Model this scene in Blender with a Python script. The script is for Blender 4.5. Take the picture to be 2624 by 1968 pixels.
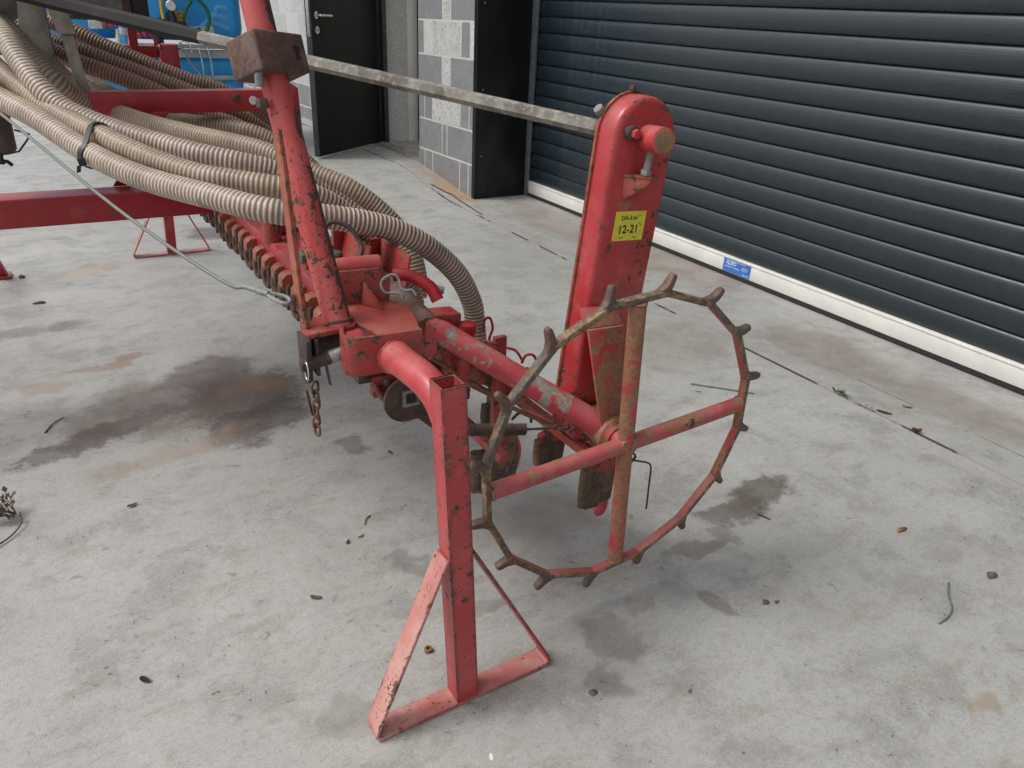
import bpy, bmesh, math, random
from mathutils import Vector, Matrix, Quaternion

random.seed(7)
scene = bpy.context.scene
for o in list(bpy.data.objects):
    bpy.data.objects.remove(o)
COL = scene.collection

# ------------------------------------------------------------------ camera
cam_data = bpy.data.cameras.new('camera')
cam = bpy.data.objects.new('camera', cam_data)
COL.objects.link(cam)
cam_data.sensor_width = 36.0
cam_data.lens = 1900.0 / 2624.0 * 36.0
cam_data.clip_start = 0.02
cam_data.clip_end = 500.0
cam.matrix_world = Matrix((
    (0.85344, 0.19396, -0.48376, 0.0),
    (-0.51943, 0.39296, -0.75880, 0.0),
    (0.04292, 0.89886, 0.43612, 1.12),
    (0, 0, 0, 1)))
scene.camera = cam

# ------------------------------------------------------------------ world / sun (overcast)
SUN_EL, SUN_AZ = math.radians(55), math.radians(292)   # azimuth: direction the light comes from, clockwise from +Y
world = bpy.data.worlds.new('World')
scene.world = world
world.use_nodes = True
wt = world.node_tree
wt.nodes.clear()
w_out = wt.nodes.new('ShaderNodeOutputWorld')
w_bg = wt.nodes.new('ShaderNodeBackground')
w_sky = wt.nodes.new('ShaderNodeTexSky')
w_sky.sky_type = 'NISHITA'
w_sky.sun_disc = False
w_sky.sun_elevation = SUN_EL
w_sky.sun_rotation = SUN_AZ
w_sky.air_density = 1.0
w_sky.dust_density = 4.0
w_sky.ozone_density = 1.0
w_hsv = wt.nodes.new('ShaderNodeHueSaturation')
w_hsv.inputs['Saturation'].default_value = 0.10
wt.links.new(w_sky.outputs[0], w_hsv.inputs['Color'])
wt.links.new(w_hsv.outputs[0], w_bg.inputs['Color'])
w_bg.inputs['Strength'].default_value = 0.15
wt.links.new(w_bg.outputs[0], w_out.inputs['Surface'])

sun_d = bpy.data.lights.new('sun', 'SUN')
sun_d.energy = 1.1
sun_d.angle = math.radians(16)
sun_d.color = (1.0, 0.97, 0.92)
sun = bpy.data.objects.new('sun', sun_d)
COL.objects.link(sun)
sd = Vector((math.sin(SUN_AZ) * math.cos(SUN_EL), math.cos(SUN_AZ) * math.cos(SUN_EL), math.sin(SUN_EL)))
sun.rotation_euler = sd.to_track_quat('Z', 'Y').to_euler()
sun.location = (0, 0, 8)

scene.view_settings.view_transform = 'Standard'
scene.view_settings.look = 'None'
scene.view_settings.exposure = 0.17
scene.view_settings.gamma = 1.0
scene.view_settings.use_curve_mapping = False
scene.cycles.adaptive_threshold = 0.02
scene.cycles.max_bounces = 5
scene.cycles.diffuse_bounces = 3
scene.cycles.glossy_bounces = 2
scene.cycles.transmission_bounces = 1
scene.cycles.caustics_reflective = False
scene.cycles.caustics_refractive = False

# ================================================================== material helpers
class NT:
    def __init__(s, name):
        s.m = bpy.data.materials.new(name)
        s.m.use_nodes = True
        s.t = s.m.node_tree
        s.b = s.t.nodes['Principled BSDF']
        tc = s.t.nodes.new('ShaderNodeTexCoord')
        s.P = tc.outputs['Object']
    def node(s, typ, **kw):
        n = s.t.nodes.new(typ)
        for k, v in kw.items():
            setattr(n, k, v)
        return n
    def put(s, sock, v):
        if hasattr(v, 'is_output') or isinstance(v, bpy.types.NodeSocket):
            s.t.links.new(v, sock)
        else:
            if sock.type == 'RGBA' and len(v) == 3:
                v = (*v, 1)
            sock.default_value = v
    def noise(s, scale, detail=4, rough=0.6, vec=None, dist=0.0, color=False):
        n = s.node('ShaderNodeTexNoise')
        s.put(n.inputs['Vector'], vec if vec is not None else s.P)
        n.inputs['Scale'].default_value = scale
        n.inputs['Detail'].default_value = detail
        n.inputs['Roughness'].default_value = rough
        n.inputs['Distortion'].default_value = dist
        return n.outputs['Color' if color else 'Fac']
    def voro(s, scale, vec=None, feature='F1'):
        n = s.node('ShaderNodeTexVoronoi', feature=feature)
        s.put(n.inputs['Vector'], vec if vec is not None else s.P)
        n.inputs['Scale'].default_value = scale
        return n.outputs['Distance']
    def mapping(s, loc=(0, 0, 0), rot=(0, 0, 0), scale=(1, 1, 1), vec=None, typ='POINT'):
        n = s.node('ShaderNodeMapping', vector_type=typ)
        s.put(n.inputs['Vector'], vec if vec is not None else s.P)
        n.inputs['Location'].default_value = loc
        n.inputs['Rotation'].default_value = rot
        n.inputs['Scale'].default_value = scale
        return n.outputs[0]
    def ramp(s, v, a, b, lo=0.0, hi=1.0, smooth=True):
        n = s.node('ShaderNodeMapRange')
        n.interpolation_type = 'SMOOTHSTEP' if smooth else 'LINEAR'
        s.put(n.inputs['Value'], v)
        n.inputs['From Min'].default_value = a
        n.inputs['From Max'].default_value = b
        n.inputs['To Min'].default_value = lo
        n.inputs['To Max'].default_value = hi
        return n.outputs['Result']
    def math(s, op, a, b=0.0, clamp=False):
        n = s.node('ShaderNodeMath', operation=op)
        n.use_clamp = clamp
        s.put(n.inputs[0], a)
        s.put(n.inputs[1], b)
        return n.outputs[0]
    def mix(s, fac, a, b, blend='MIX'):
        n = s.node('ShaderNodeMix', data_type='RGBA', blend_type=blend)
        s.put(n.inputs[0], fac)
        s.put(n.inputs[6], a)
        s.put(n.inputs[7], b)
        return n.outputs[2]
    def vmath(s, op, a, b=(0, 0, 0)):
        n = s.node('ShaderNodeVectorMath', operation=op)
        s.put(n.inputs[0], a)
        s.put(n.inputs[1], b)
        return n.outputs['Value'] if op in ('LENGTH', 'DOT_PRODUCT') else n.outputs['Vector']
    def sep(s, v):
        n = s.node('ShaderNodeSeparateXYZ')
        s.put(n.inputs[0], v)
        return n.outputs
    def normal(s):
        return s.node('ShaderNodeNewGeometry').outputs['Normal']
    def edge(s, radius=0.003):
        bv = s.node('ShaderNodeBevel', samples=4)
        bv.inputs['Radius'].default_value = radius
        g = s.node('ShaderNodeNewGeometry')
        d = s.vmath('DOT_PRODUCT', bv.outputs[0], g.outputs['Normal'])
        return s.ramp(d, 0.994, 0.90, 0, 1)
    def bump(s, h, strength=0.3, dist=0.002):
        n = s.node('ShaderNodeBump')
        n.inputs['Strength'].default_value = strength
        n.inputs['Distance'].default_value = dist
        s.put(n.inputs['Height'], h)
        s.t.links.new(n.outputs[0], s.b.inputs['Normal'])
    def out(s, color=None, rough=None, metal=None, spec=None):
        if color is not None: s.put(s.b.inputs['Base Color'], color)
        if rough is not None: s.put(s.b.inputs['Roughness'], rough)
        if metal is not None: s.put(s.b.inputs['Metallic'], metal)
        if spec is not None: s.put(s.b.inputs['Specular IOR Level'], spec)
        return s.m

M = {}

def simple(name, col, rough=0.5, metal=0.0, var=0.25, scale=40, bumps=0.1, dirt=0.0, dirtcol=(0.12, 0.09, 0.06)):
    t = NT(name)
    n = t.noise(scale, 5, 0.65)
    dark = tuple(c * (1 - var) for c in col)
    lite = tuple(min(1, c * (1 + var)) for c in col)
    c = t.mix(t.ramp(n, 0.3, 0.7), dark, lite)
    if dirt:
        d = t.noise(scale * 0.35, 6, 0.7)
        c = t.mix(t.ramp(d, 0.62 - dirt * 0.3, 0.78 - dirt * 0.2, 0, min(1, dirt * 1.6)), c, dirtcol)
    if bumps:
        t.bump(n, bumps, 0.001)
    r = t.ramp(n, 0.2, 0.8, max(0.05, rough - 0.1), min(1, rough + 0.12))
    M[name] = t.out(c, r, metal)
    return M[name]

def red_paint(name, a=(0.43, 0.034, 0.042), b=(0.51, 0.082, 0.084), chip=0.63, dust=0.3, dustcol=(0.50, 0.30, 0.27),
              rust=0.5, mud=0.0, rough=0.42, edge=0.7, edgecol=(0.20, 0.075, 0.035), seed=0.0, grime=0.35, erad=0.0035, scrape=None, bare=0.0, dent=0.0):
    t = NT(name)
    P = t.mapping(loc=(seed, seed * 0.7, seed * 1.3))
    big = t.noise(6, 4, 0.6, vec=P)
    fine = t.noise(140, 2, 0.7, vec=P)
    c = t.mix(t.ramp(big, 0.3, 0.72), a, b)
    # faded chalky patches
    fade = t.noise(14, 4, 0.62, vec=P)
    c = t.mix(t.ramp(fade, 0.50, 0.74, 0, 0.42), c, (0.52, 0.15, 0.14))
    # thin dust and dried soil lying on faces that look up
    nz = t.sep(t.normal())[2]
    up = t.ramp(nz, 0.15, 0.95)
    dn = t.ramp(t.noise(11, 4, 0.7, vec=P), 0.32, 0.68)
    c = t.mix(t.math('MULTIPLY', t.math('MULTIPLY', up, dn), dust), c, dustcol)
    if mud > 0:
        mn = t.noise(20, 5, 0.72, vec=P)
        c = t.mix(t.ramp(mn, 0.65 - 0.3 * mud, 0.74 - 0.3 * mud, 0, 0.85), c, t.mix(t.ramp(fine, 0.3, 0.7), (0.20, 0.115, 0.055), (0.31, 0.20, 0.11)))
    # chips down to primer and rust
    cn = t.noise(50, 4, 0.60, vec=P, dist=0.4)
    cn2 = t.noise(165, 2, 0.55, vec=P)
    low = t.math('MULTIPLY', t.math('SUBTRACT', t.noise(5.5, 2, 0.5, vec=P), 0.56), 0.55)
    if edge:
        low = t.math('ADD', low, t.math('MULTIPLY', t.edge(erad * 2.2), 0.10))
    cn = t.math('ADD', cn, low)
    cn2 = t.math('ADD', cn2, t.math('MULTIPLY', low, 0.8))
    halo = t.math('MAXIMUM', t.ramp(cn, chip - 0.06, chip), t.ramp(cn2, chip - 0.01, chip + 0.045))
    core = t.math('MAXIMUM', t.ramp(cn, chip, chip + 0.025), t.ramp(cn2, chip + 0.03, chip + 0.065))
    gr = t.noise(23, 4, 0.66, vec=P, dist=0.6)
    c = t.mix(t.ramp(gr, 0.50, 0.72, 0, grime), c, (0.165, 0.062, 0.042))
    c = t.mix(t.math('MULTIPLY', halo, rust), c, (0.27, 0.085, 0.035))
    c = t.mix(core, c, t.mix(t.ramp(fine, 0.35, 0.65), (0.045, 0.036, 0.034), (0.10, 0.062, 0.045)))
    if bare:                                         # paint rubbed away to dull grey steel
        bn = t.noise(13, 5, 0.66, vec=P, dist=0.3)
        c = t.mix(t.ramp(bn, 0.60 - bare, 0.64 - bare), c, t.mix(t.ramp(fine, 0.3, 0.7), (0.20, 0.175, 0.145), (0.33, 0.30, 0.26)))
    if scrape:                                       # long rubbed band on one side of a tube
        sd_ = t.vmath('DOT_PRODUCT', t.normal(), scrape)
        sm = t.math('ADD', sd_, t.math('MULTIPLY', t.math('SUBTRACT', t.noise(16, 4, 0.65, vec=P), 0.5), 1.5))
        c = t.mix(t.ramp(sm, 0.88, 1.0), c, t.mix(t.ramp(fine, 0.35, 0.65), (0.048, 0.038, 0.038), (0.095, 0.066, 0.058)))
    # rubbed edges
    if edge:
        e = t.math('MULTIPLY', t.edge(erad), t.ramp(t.noise(32, 4, 0.7, vec=P), 0.34, 0.52, 0, edge))
        c = t.mix(e, c, edgecol)
    hgt = t.math('SUBTRACT', t.math('MULTIPLY', fine, 0.25), t.math('MULTIPLY', core, 0.6))
    if dent:
        hgt = t.math('ADD', hgt, t.math('MULTIPLY', t.noise(9, 2, 0.45, vec=P), dent))
    t.bump(hgt, 0.35, 0.0012)
    M[name] = t.out(c, t.ramp(t.math('ADD', core, t.math('MULTIPLY', big, 0.3)), 0, 1, rough - 0.08, 0.85))
    return M[name]

def rust(name, cols, rough=0.85, scale=30, bumps=0.5, seed=0.0):
    t = NT(name)
    P = t.mapping(loc=(seed, seed, seed))
    n1 = t.noise(scale, 7, 0.7, vec=P)
    n2 = t.noise(scale * 4, 5, 0.7, vec=P)
    n3 = t.noise(scale * 0.4, 5, 0.6, vec=P)
    c = t.mix(t.ramp(n1, 0.42, 0.60), cols[0], cols[1])
    c = t.mix(t.ramp(n3, 0.50, 0.60, 0, 0.85), c, cols[2])
    c = t.mix(t.ramp(n2, 0.54, 0.64, 0, 0.75), c, cols[3])
    t.bump(t.math('ADD', n1, t.math('MULTIPLY', n2, 0.5)), bumps, 0.0015)
    M[name] = t.out(c, t.ramp(n2, 0.2, 0.8, rough - 0.2, min(1, rough + 0.08)))
    return M[name]

# ---- paints
red_paint('red_paint')
red_paint('red_frame', a=(0.36, 0.017, 0.029), b=(0.42, 0.032, 0.043), chip=0.70, dust=0.35, edge=0.5, seed=3.1)
red_paint('red_pole', a=(0.46, 0.040, 0.045), b=(0.54, 0.105, 0.100), chip=0.62, dust=0.25, rust=0.45, seed=1.7, grime=0.3, scrape=(0.85, -0.42, 0.25))
red_paint('red_stand', a=(0.42, 0.036, 0.046), b=(0.48, 0.068, 0.076), chip=0.64, dust=0.45, edge=1.0, edgecol=(0.075, 0.048, 0.035), seed=5.2, erad=0.008, dent=3.0)
red_paint('red_foot', a=(0.45, 0.10, 0.10), b=(0.57, 0.32, 0.28), chip=0.62, dust=0.60, dustcol=(0.52, 0.36, 0.31), rust=0.7, edge=0.7, seed=2.4)
red_paint('red_case', a=(0.42, 0.026, 0.036), b=(0.49, 0.070, 0.076), chip=0.60, dust=0.30, mud=0.20, rough=0.36, seed=8.8, dent=7.0, grime=0.45, erad=0.006, edge=0.8)
red_paint('red_arm', a=(0.42, 0.030, 0.045), b=(0.48, 0.085, 0.095), chip=0.68, dust=0.4, mud=0.30, rough=0.5, seed=11.3, bare=0.055)
red_paint('red_mud', a=(0.41, 0.040, 0.055), b=(0.48, 0.105, 0.115), chip=0.70, dust=0.35, mud=0.62, rough=0.6, seed=6.1)
red_paint('red_mud_heavy', a=(0.42, 0.030, 0.045), b=(0.46, 0.060, 0.070), chip=0.72, dust=0.4, mud=0.80, rough=0.7, seed=6.9)
red_paint('red_worn', a=(0.34, 0.028, 0.034), b=(0.40, 0.060, 0.055), chip=0.585, dust=0.45, dustcol=(0.36, 0.17, 0.11), rust=0.85, seed=9.4, grime=0.7)
red_paint('red_strap', a=(0.38, 0.060, 0.045), b=(0.36, 0.115, 0.060), chip=0.60, dust=0.3, rust=0.9, seed=4.6, grime=0.6)
simple('red_plastic', (0.52, 0.06, 0.08), 0.45, var=0.25, scale=25, bumps=0.1)
simple('red_plastic_deep', (0.36, 0.014, 0.022), 0.4, var=0.25, scale=25, bumps=0.1, dirt=0.15)

# ---- metals
rust('rust_block', [(0.085, 0.047, 0.040), (0.13, 0.075, 0.060), (0.16, 0.105, 0.095), (0.20, 0.10, 0.055)], 0.85, 55, 0.6)
rust('rust_rim', [(0.120, 0.072, 0.044), (0.30, 0.205, 0.120), (0.085, 0.088, 0.092), (0.40, 0.225, 0.085)], 0.8, 48, 0.6)
rust('rust_spike', [(0.105, 0.065, 0.055), (0.155, 0.090, 0.062), (0.10, 0.085, 0.085), (0.22, 0.115, 0.050)], 0.6, 45, 0.4, 2.0)
rust('rust_shoe', [(0.062, 0.043, 0.035), (0.125, 0.075, 0.045), (0.24, 0.125, 0.055), (0.16, 0.152, 0.145)], 0.7, 22, 0.5, 4.0)
rust('rust_dark', [(0.038, 0.026, 0.024), (0.075, 0.048, 0.040), (0.100, 0.060, 0.042), (0.14, 0.078, 0.042)], 0.75, 50, 0.5, 6.0)
rust('rust_orange', [(0.13, 0.062, 0.036), (0.19, 0.090, 0.046), (0.075, 0.045, 0.034), (0.26, 0.13, 0.060)], 0.8, 55, 0.5, 7.0)
rust('rust_shaft', [(0.135, 0.085, 0.070), (0.21, 0.125, 0.075), (0.27, 0.150, 0.065), (0.10, 0.065, 0.060)], 0.7, 40, 0.4, 9.0)
rust('bar_weathered', [(0.20, 0.19, 0.165), (0.32, 0.30, 0.26), (0.115, 0.10, 0.080), (0.40, 0.38, 0.32)], 0.7, 26, 0.4, 1.0)
simple('zinc', (0.36, 0.38, 0.38), 0.42, 0.55, var=0.3, scale=60, dirt=0.15)
simple('zinc_dull', (0.22, 0.235, 0.22), 0.6, 0.2, var=0.3, scale=45, dirt=0.2)
simple('steel_bright', (0.62, 0.63, 0.64), 0.25, 0.9, var=0.1, scale=30)
simple('brass', (0.55, 0.40, 0.12), 0.3, 0.9, var=0.15, scale=30)
simple('nut_green', (0.13, 0.16, 0.125), 0.6, 0.2, var=0.3, scale=60)
simple('cable', (0.165, 0.185, 0.160), 0.5, 0.1, var=0.2, scale=200)
simple('lead_white', (0.80, 0.80, 0.78), 0.5, var=0.1)
simple('grey_plastic', (0.23, 0.275, 0.285), 0.5, var=0.2, scale=12, dirt=0.2)
simple('dusty_metal', (0.29, 0.275, 0.235), 0.6, 0.0, var=0.25, scale=30, dirt=0.3)
simple('pod_grey', (0.125, 0.12, 0.10), 0.5, 0.0, var=0.25, scale=25, dirt=0.3)
simple('shaft_dark', (0.012, 0.0105, 0.0095), 0.75, var=0.5, scale=25, dirt=0.12)
simple('wire_dark', (0.035, 0.028, 0.030), 0.55, var=0.3, scale=60)
simple('black_plastic', (0.018, 0.020, 0.024), 0.45, var=0.3, scale=60)
simple('paint_print', (0.012, 0.012, 0.012), 0.6, var=0.1)
simple('white_print', (0.62, 0.68, 0.74), 0.6, var=0.1)
simple('sticker_yellow', (0.70, 0.63, 0.06), 0.5, var=0.10, scale=90, bumps=0.03, dirt=0.05)
simple('sticker_blue', (0.045, 0.16, 0.50), 0.5, var=0.2, scale=60, bumps=0.05)

# ---- hoses
def hose_mat(name, rib, wall):
    t = NT(name + '_rib')
    n = t.noise(9, 6, 0.65)
    f = t.noise(160, 4, 0.6)
    c = t.mix(t.ramp(n, 0.35, 0.7), rib, tuple(v * 0.62 for v in rib))
    c = t.mix(t.ramp(f, 0.55, 0.72, 0, 0.5), c, (0.17, 0.125, 0.085))
    g = t.noise(6, 4, 0.6, dist=0.5)
    c = t.mix(t.ramp(g, 0.52, 0.66, 0, 0.55), c, (0.20, 0.145, 0.10))
    c = t.mix(t.ramp(g, 0.34, 0.30, 0, 0.6), c, (0.10, 0.09, 0.085))
    M[name + '_rib'] = t.out(c, 0.5)
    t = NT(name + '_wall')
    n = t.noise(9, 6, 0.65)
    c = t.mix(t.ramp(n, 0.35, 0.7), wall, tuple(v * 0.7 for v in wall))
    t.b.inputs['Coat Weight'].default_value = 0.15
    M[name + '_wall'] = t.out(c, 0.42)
hose_mat('hose_cream', (0.66, 0.61, 0.48), (0.265, 0.165, 0.145))
hose_mat('hose_mid', (0.55, 0.475, 0.345), (0.265, 0.170, 0.130))
hose_mat('hose_brown', (0.36, 0.235, 0.155), (0.150, 0.070, 0.052))

# ---- building
def concrete_ground():
    t = NT('yard_concrete')
    P = t.P
    warp = t.vmath('SCALE', t.vmath('SUBTRACT', t.noise(7.0, 3, 0.65, color=True), (0.5, 0.5, 0.5)))
    warp.node.inputs['Scale'].default_value = 0.20
    PW = t.vmath('ADD', P, warp)
    big = t.noise(1.1, 3, 0.6)
    mid = t.noise(5.5, 5, 0.68, dist=0.3)
    fin = t.noise(55, 3, 0.75)
    grit = t.noise(360, 2, 0.75)
    grain = t.noise(150, 3, 0.75)
    streak = t.noise(7, 4, 0.68, vec=t.mapping(rot=(0, 0, 0.25), scale=(1.0, 2.4, 1)), dist=0.4)
    c = t.mix(t.ramp(big, 0.3, 0.7), (0.362, 0.356, 0.333), (0.440, 0.435, 0.412))
    c = t.mix(t.ramp(mid, 0.46, 0.66, 0, 0.72), c, (0.262, 0.257, 0.238))
    c = t.mix(t.ramp(streak, 0.50, 0.72, 0, 0.50), c, (0.255, 0.226, 0.190))
    c = t.mix(t.ramp(mid, 0.22, 0.44, 0.55, 0), c, (0.52, 0.52, 0.50))
    c = t.mix(t.ramp(fin, 0.42, 0.74, 0, 0.36), c, (0.22, 0.213, 0.195))
    c = t.mix(t.ramp(grain, 0.54, 0.70, 0, 0.50), c, (0.205, 0.198, 0.182))
    c = t.mix(t.ramp(grain, 0.44, 0.32, 0, 0.40), c, (0.53, 0.53, 0.515))
    c = t.mix(t.ramp(grit, 0.54, 0.70, 0, 0.60), c, (0.165, 0.158, 0.145))
    c = t.mix(t.ramp(grit, 0.44, 0.28, 0, 0.40), c, (0.55, 0.55, 0.54))
    # dark specks, pits
    sp = t.voro(46, vec=PW)
    c = t.mix(t.math('MULTIPLY', t.ramp(sp, 0.20, 0.07), t.ramp(mid, 0.46, 0.62)), c, (0.115, 0.105, 0.095))
    sp2 = t.voro(11, vec=PW)
    c = t.mix(t.ramp(sp2, 0.13, 0.03, 0, 0.55), c, (0.15, 0.135, 0.115))
    # stains: centre, half-lengths, angle, colour, strength
    stains = [
        ((0.20, 2.32), (0.36, 0.20), 22, (0.175, 0.140, 0.110), 0.70),
        ((0.40, 2.26), (0.24, 0.17), 25, (0.110, 0.084, 0.066), 0.80),
        ((-0.02, 2.18), (0.23, 0.065), 17, (0.085, 0.065, 0.052), 0.95),
        ((0.42, 2.08), (0.19, 0.10), 30, (0.075, 0.058, 0.050), 0.80),
        ((0.36, 2.50), (0.17, 0.13), 10, (0.115, 0.090, 0.078), 0.70),
        ((0.24, 2.28), (0.22, 0.05), 14, (0.14, 0.105, 0.082), 0.65),
        ((0.47, 2.31), (0.14, 0.05), -6, (0.25, 0.145, 0.075), 0.62),
        ((0.16, 1.99), (0.24, 0.050), 8, (0.30, 0.215, 0.150), 0.42),
        ((0.08, 2.71), (0.15, 0.035), 16, (0.25, 0.150, 0.085), 0.60),
        ((-0.13, 2.60), (0.06, 0.05), 0, (0.29, 0.20, 0.12), 0.5),
        ((-0.14, 3.15), (0.16, 0.07), 8, (0.15, 0.115, 0.095), 0.60),
        ((0.80, 4.34), (0.20, 0.15), 0, (0.105, 0.080, 0.078), 0.75),
        ((0.86, 3.94), (0.13, 0.07), 0, (0.20, 0.135, 0.090), 0.65),
        ((0.10, 3.87), (0.15, 0.07), 20, (0.40, 0.28, 0.19), 0.42),
        ((1.50, 1.07), (0.105, 0.075), 5, (0.095, 0.078, 0.064), 0.90),
        ((1.36, 1.03), (0.10, 0.050), -15, (0.115, 0.096, 0.080), 0.80),
        ((1.20, 0.99), (0.12, 0.028), 6, (0.16, 0.140, 0.120), 0.60),
        ((0.81, 0.85), (0.075, 0.050), -80, (0.145, 0.133, 0.12), 0.50),
        ((0.745, 0.75), (0.055, 0.036), -100, (0.135, 0.125, 0.115), 0.52),
        ((0.92, 0.90), (0.05, 0.03), 0, (0.20, 0.18, 0.16), 0.5),
        ((1.31, 0.37), (0.040, 0.026), -70, (0.30, 0.235, 0.16), 0.7),
        ((1.07, 0.81), (0.034, 0.028), -73, (0.17, 0.155, 0.135), 0.6),
        ((0.27, 0.92), (0.07, 0.05), 4, (0.16, 0.148, 0.13), 0.38),
        ((0.61, 1.81), (0.06, 0.035), -59, (0.12, 0.11, 0.10), 0.7),
        ((0.54, 1.25), (0.05, 0.03), -42, (0.17, 0.16, 0.145), 0.6),
        ((0.90, 1.25), (0.16, 0.10), 0, (0.20, 0.185, 0.165), 0.5),
        ((0.62, 1.02), (0.05, 0.03), 20, (0.18, 0.165, 0.15), 0.5),
        ((2.52, 4.95), (0.10, 0.42), 0, (0.36, 0.225, 0.11), 0.70),
        ((2.85, 2.95), (0.22, 0.55), 0, (0.24, 0.185, 0.145), 0.55),
        ((2.60, 1.70), (0.20, 0.32), -10, (0.22, 0.175, 0.145), 0.55),
        ((2.62, 1.10), (0.16, 0.30), 0, (0.23, 0.185, 0.15), 0.50),
        ((2.75, 3.85), (0.22, 0.55), 0, (0.25, 0.20, 0.165), 0.50),
        ((2.05, 1.95), (0.30, 0.20), 30, (0.24, 0.215, 0.19), 0.40),
        ((1.75, 6.30), (0.30, 0.22), -70, (0.25, 0.20, 0.17), 0.45),
    ]
    gritty = t.math('ADD', t.math('MULTIPLY', t.math('SUBTRACT', fin, 0.5), 0.9), t.math('MULTIPLY', t.math('SUBTRACT', grain, 0.5), 0.8))
    for (cx, cy), (a, b), ang, col, st in stains:
        v = t.mapping(loc=(cx, cy, 0), rot=(0, 0, math.radians(ang)), scale=(a, b, 1000), vec=PW, typ='TEXTURE')
        d = t.vmath('LENGTH', v)
        f = t.ramp(t.math('ADD', d, gritty), 1.20, 0.72, 0, min(0.92, st * 1.08))
        f = t.math('MULTIPLY', f, t.ramp(mid, 0.25, 0.62, 0.62, 1.0))
        c = t.mix(f, c, col)
    # bird dropping
    c = t.mix(t.ramp(t.vmath('LENGTH', t.mapping(loc=(0.456, 0.725, 0), rot=(0, 0, 1.2), scale=(0.0075, 0.0035, 1000), vec=t.vmath('ADD', P, t.vmath('MULTIPLY', warp, (0.03, 0.03, 0.0))), typ='TEXTURE')), 1.1, 0.8), c, (0.75, 0.75, 0.73))
    t.bump(grit, 0.30, 0.0018)
    M['yard_concrete'] = t.out(c, t.ramp(mid, 0.3, 0.7, 0.40, 0.60), spec=0.5)
concrete_ground()
def joint_mat():
    t = NT('joint_dirt')
    n = t.noise(3.2, 5, 0.72)
    f = t.noise(120, 3, 0.7)
    c = t.mix(t.ramp(f, 0.3, 0.7), (0.050, 0.043, 0.036), (0.11, 0.094, 0.078))
    c = t.mix(t.ramp(n, 0.44, 0.53), c, (0.31, 0.30, 0.275))
    M['joint_dirt'] = t.out(c, 0.9)
joint_mat()

def block_mat(name, a, b, pit, bumps, scale, gs):
    t = NT(name)
    oi = t.node('ShaderNodeObjectInfo')
    n = t.noise(scale, 6, 0.7)
    g = t.noise(gs, 3, 0.72)
    c = t.mix(t.ramp(n, 0.3, 0.7), a, b)
    c = t.mix(t.ramp(g, 0.52, 0.66, 0, 0.85), c, pit)
    c = t.mix(t.math('MULTIPLY', oi.outputs['Random'], 0.22), c, tuple(v * 0.72 for v in a))
    z = t.sep(t.P)[2]
    low = t.math('MULTIPLY', t.ramp(z, 0.42, 0.02), t.ramp(t.noise(7, 6, 0.7), 0.42, 0.66, 0, 0.5))
    c = t.mix(low, c, (0.22, 0.19, 0.15))
    t.bump(t.math('ADD', g, t.math('MULTIPLY', n, 0.5)), bumps, 0.004)
    M[name] = t.out(c, 0.9)
block_mat('block_grey', (0.195, 0.195, 0.205), (0.245, 0.245, 0.255), (0.175, 0.175, 0.18), 0.12, 12, 120)
block_mat('block_white', (0.44, 0.44, 0.42), (0.54, 0.54, 0.52), (0.20, 0.20, 0.195), 0.9, 14, 50)
simple('mortar', (0.50, 0.50, 0.48), 0.9, var=0.18, scale=60, bumps=0.3)

def dark_panel(name, a, rough, dust):
    t = NT(name)
    n = t.noise(3.5, 6, 0.7, vec=t.mapping(scale=(1, 1, 0.5)))
    f = t.noise(50, 5, 0.7)
    z = t.sep(t.P)[2]
    c = t.mix(t.math('MULTIPLY', t.ramp(n, 0.45, 0.75), t.ramp(z, 1.3, 0.1, 0.05, dust)), a, (0.10, 0.095, 0.085))
    c = t.mix(t.ramp(f, 0.66, 0.74, 0, 0.25), c, (0.13, 0.13, 0.125))
    M[name] = t.out(c, t.ramp(n, 0.3, 0.7, rough, rough + 0.2), spec=0.3)
dark_panel('panel_black', (0.0075, 0.0090, 0.0100), 0.35, 0.25)
dark_panel('door_black', (0.0035, 0.0042, 0.0046), 0.38, 0.16)
simple('door_edge', (0.035, 0.045, 0.055), 0.4, 0.2, var=0.4, scale=20)
simple('plaster', (0.78, 0.765, 0.70), 0.9, var=0.08, scale=5, bumps=0.1, dirt=0.05)
simple('threshold', (0.27, 0.25, 0.21), 0.85, var=0.25, scale=20)
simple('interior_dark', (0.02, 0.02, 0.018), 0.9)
simple('yellow_post', (0.30, 0.22, 0.02), 0.6, var=0.2)

def slat_mat():
    t = NT('slat_slate')
    P = t.P
    n = t.noise(2.2, 6, 0.65, vec=t.mapping(scale=(1, 0.35, 3.0)))
    v = t.noise(16, 5, 0.7, vec=t.mapping(scale=(1, 1.6, 0.18)))
    f = t.noise(90, 4, 0.7, vec=t.mapping(scale=(1, 0.12, 1.2)))
    c = t.mix(t.ramp(n, 0.3, 0.7), (0.0085, 0.0165, 0.0235), (0.0150, 0.0245, 0.0320))
    c = t.mix(t.ramp(v, 0.52, 0.74, 0, 0.35), c, (0.036, 0.046, 0.051))
    c = t.mix(t.ramp(f, 0.58, 0.72, 0, 0.30), c, (0.042, 0.052, 0.060))
    # rolled micro ribs along the slat
    z = t.sep(P)[2]
    w = t.math('SINE', t.math('MULTIPLY', z, 2 * math.pi / 0.0105))
    t.bump(w, 0.10, 0.0006)
    M['slat_slate'] = t.out(c, t.ramp(v, 0.3, 0.75, 0.28, 0.46), spec=0.55)
slat_mat()
simple('rail_cream', (0.68, 0.675, 0.63), 0.45, var=0.06, scale=10, bumps=0.03, dirt=0.04)
simple('rail_lip', (0.74, 0.72, 0.65), 0.4, var=0.05, scale=10, bumps=0.0)
simple('rubber', (0.022, 0.021, 0.020), 0.8, var=0.3, scale=40)
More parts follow.
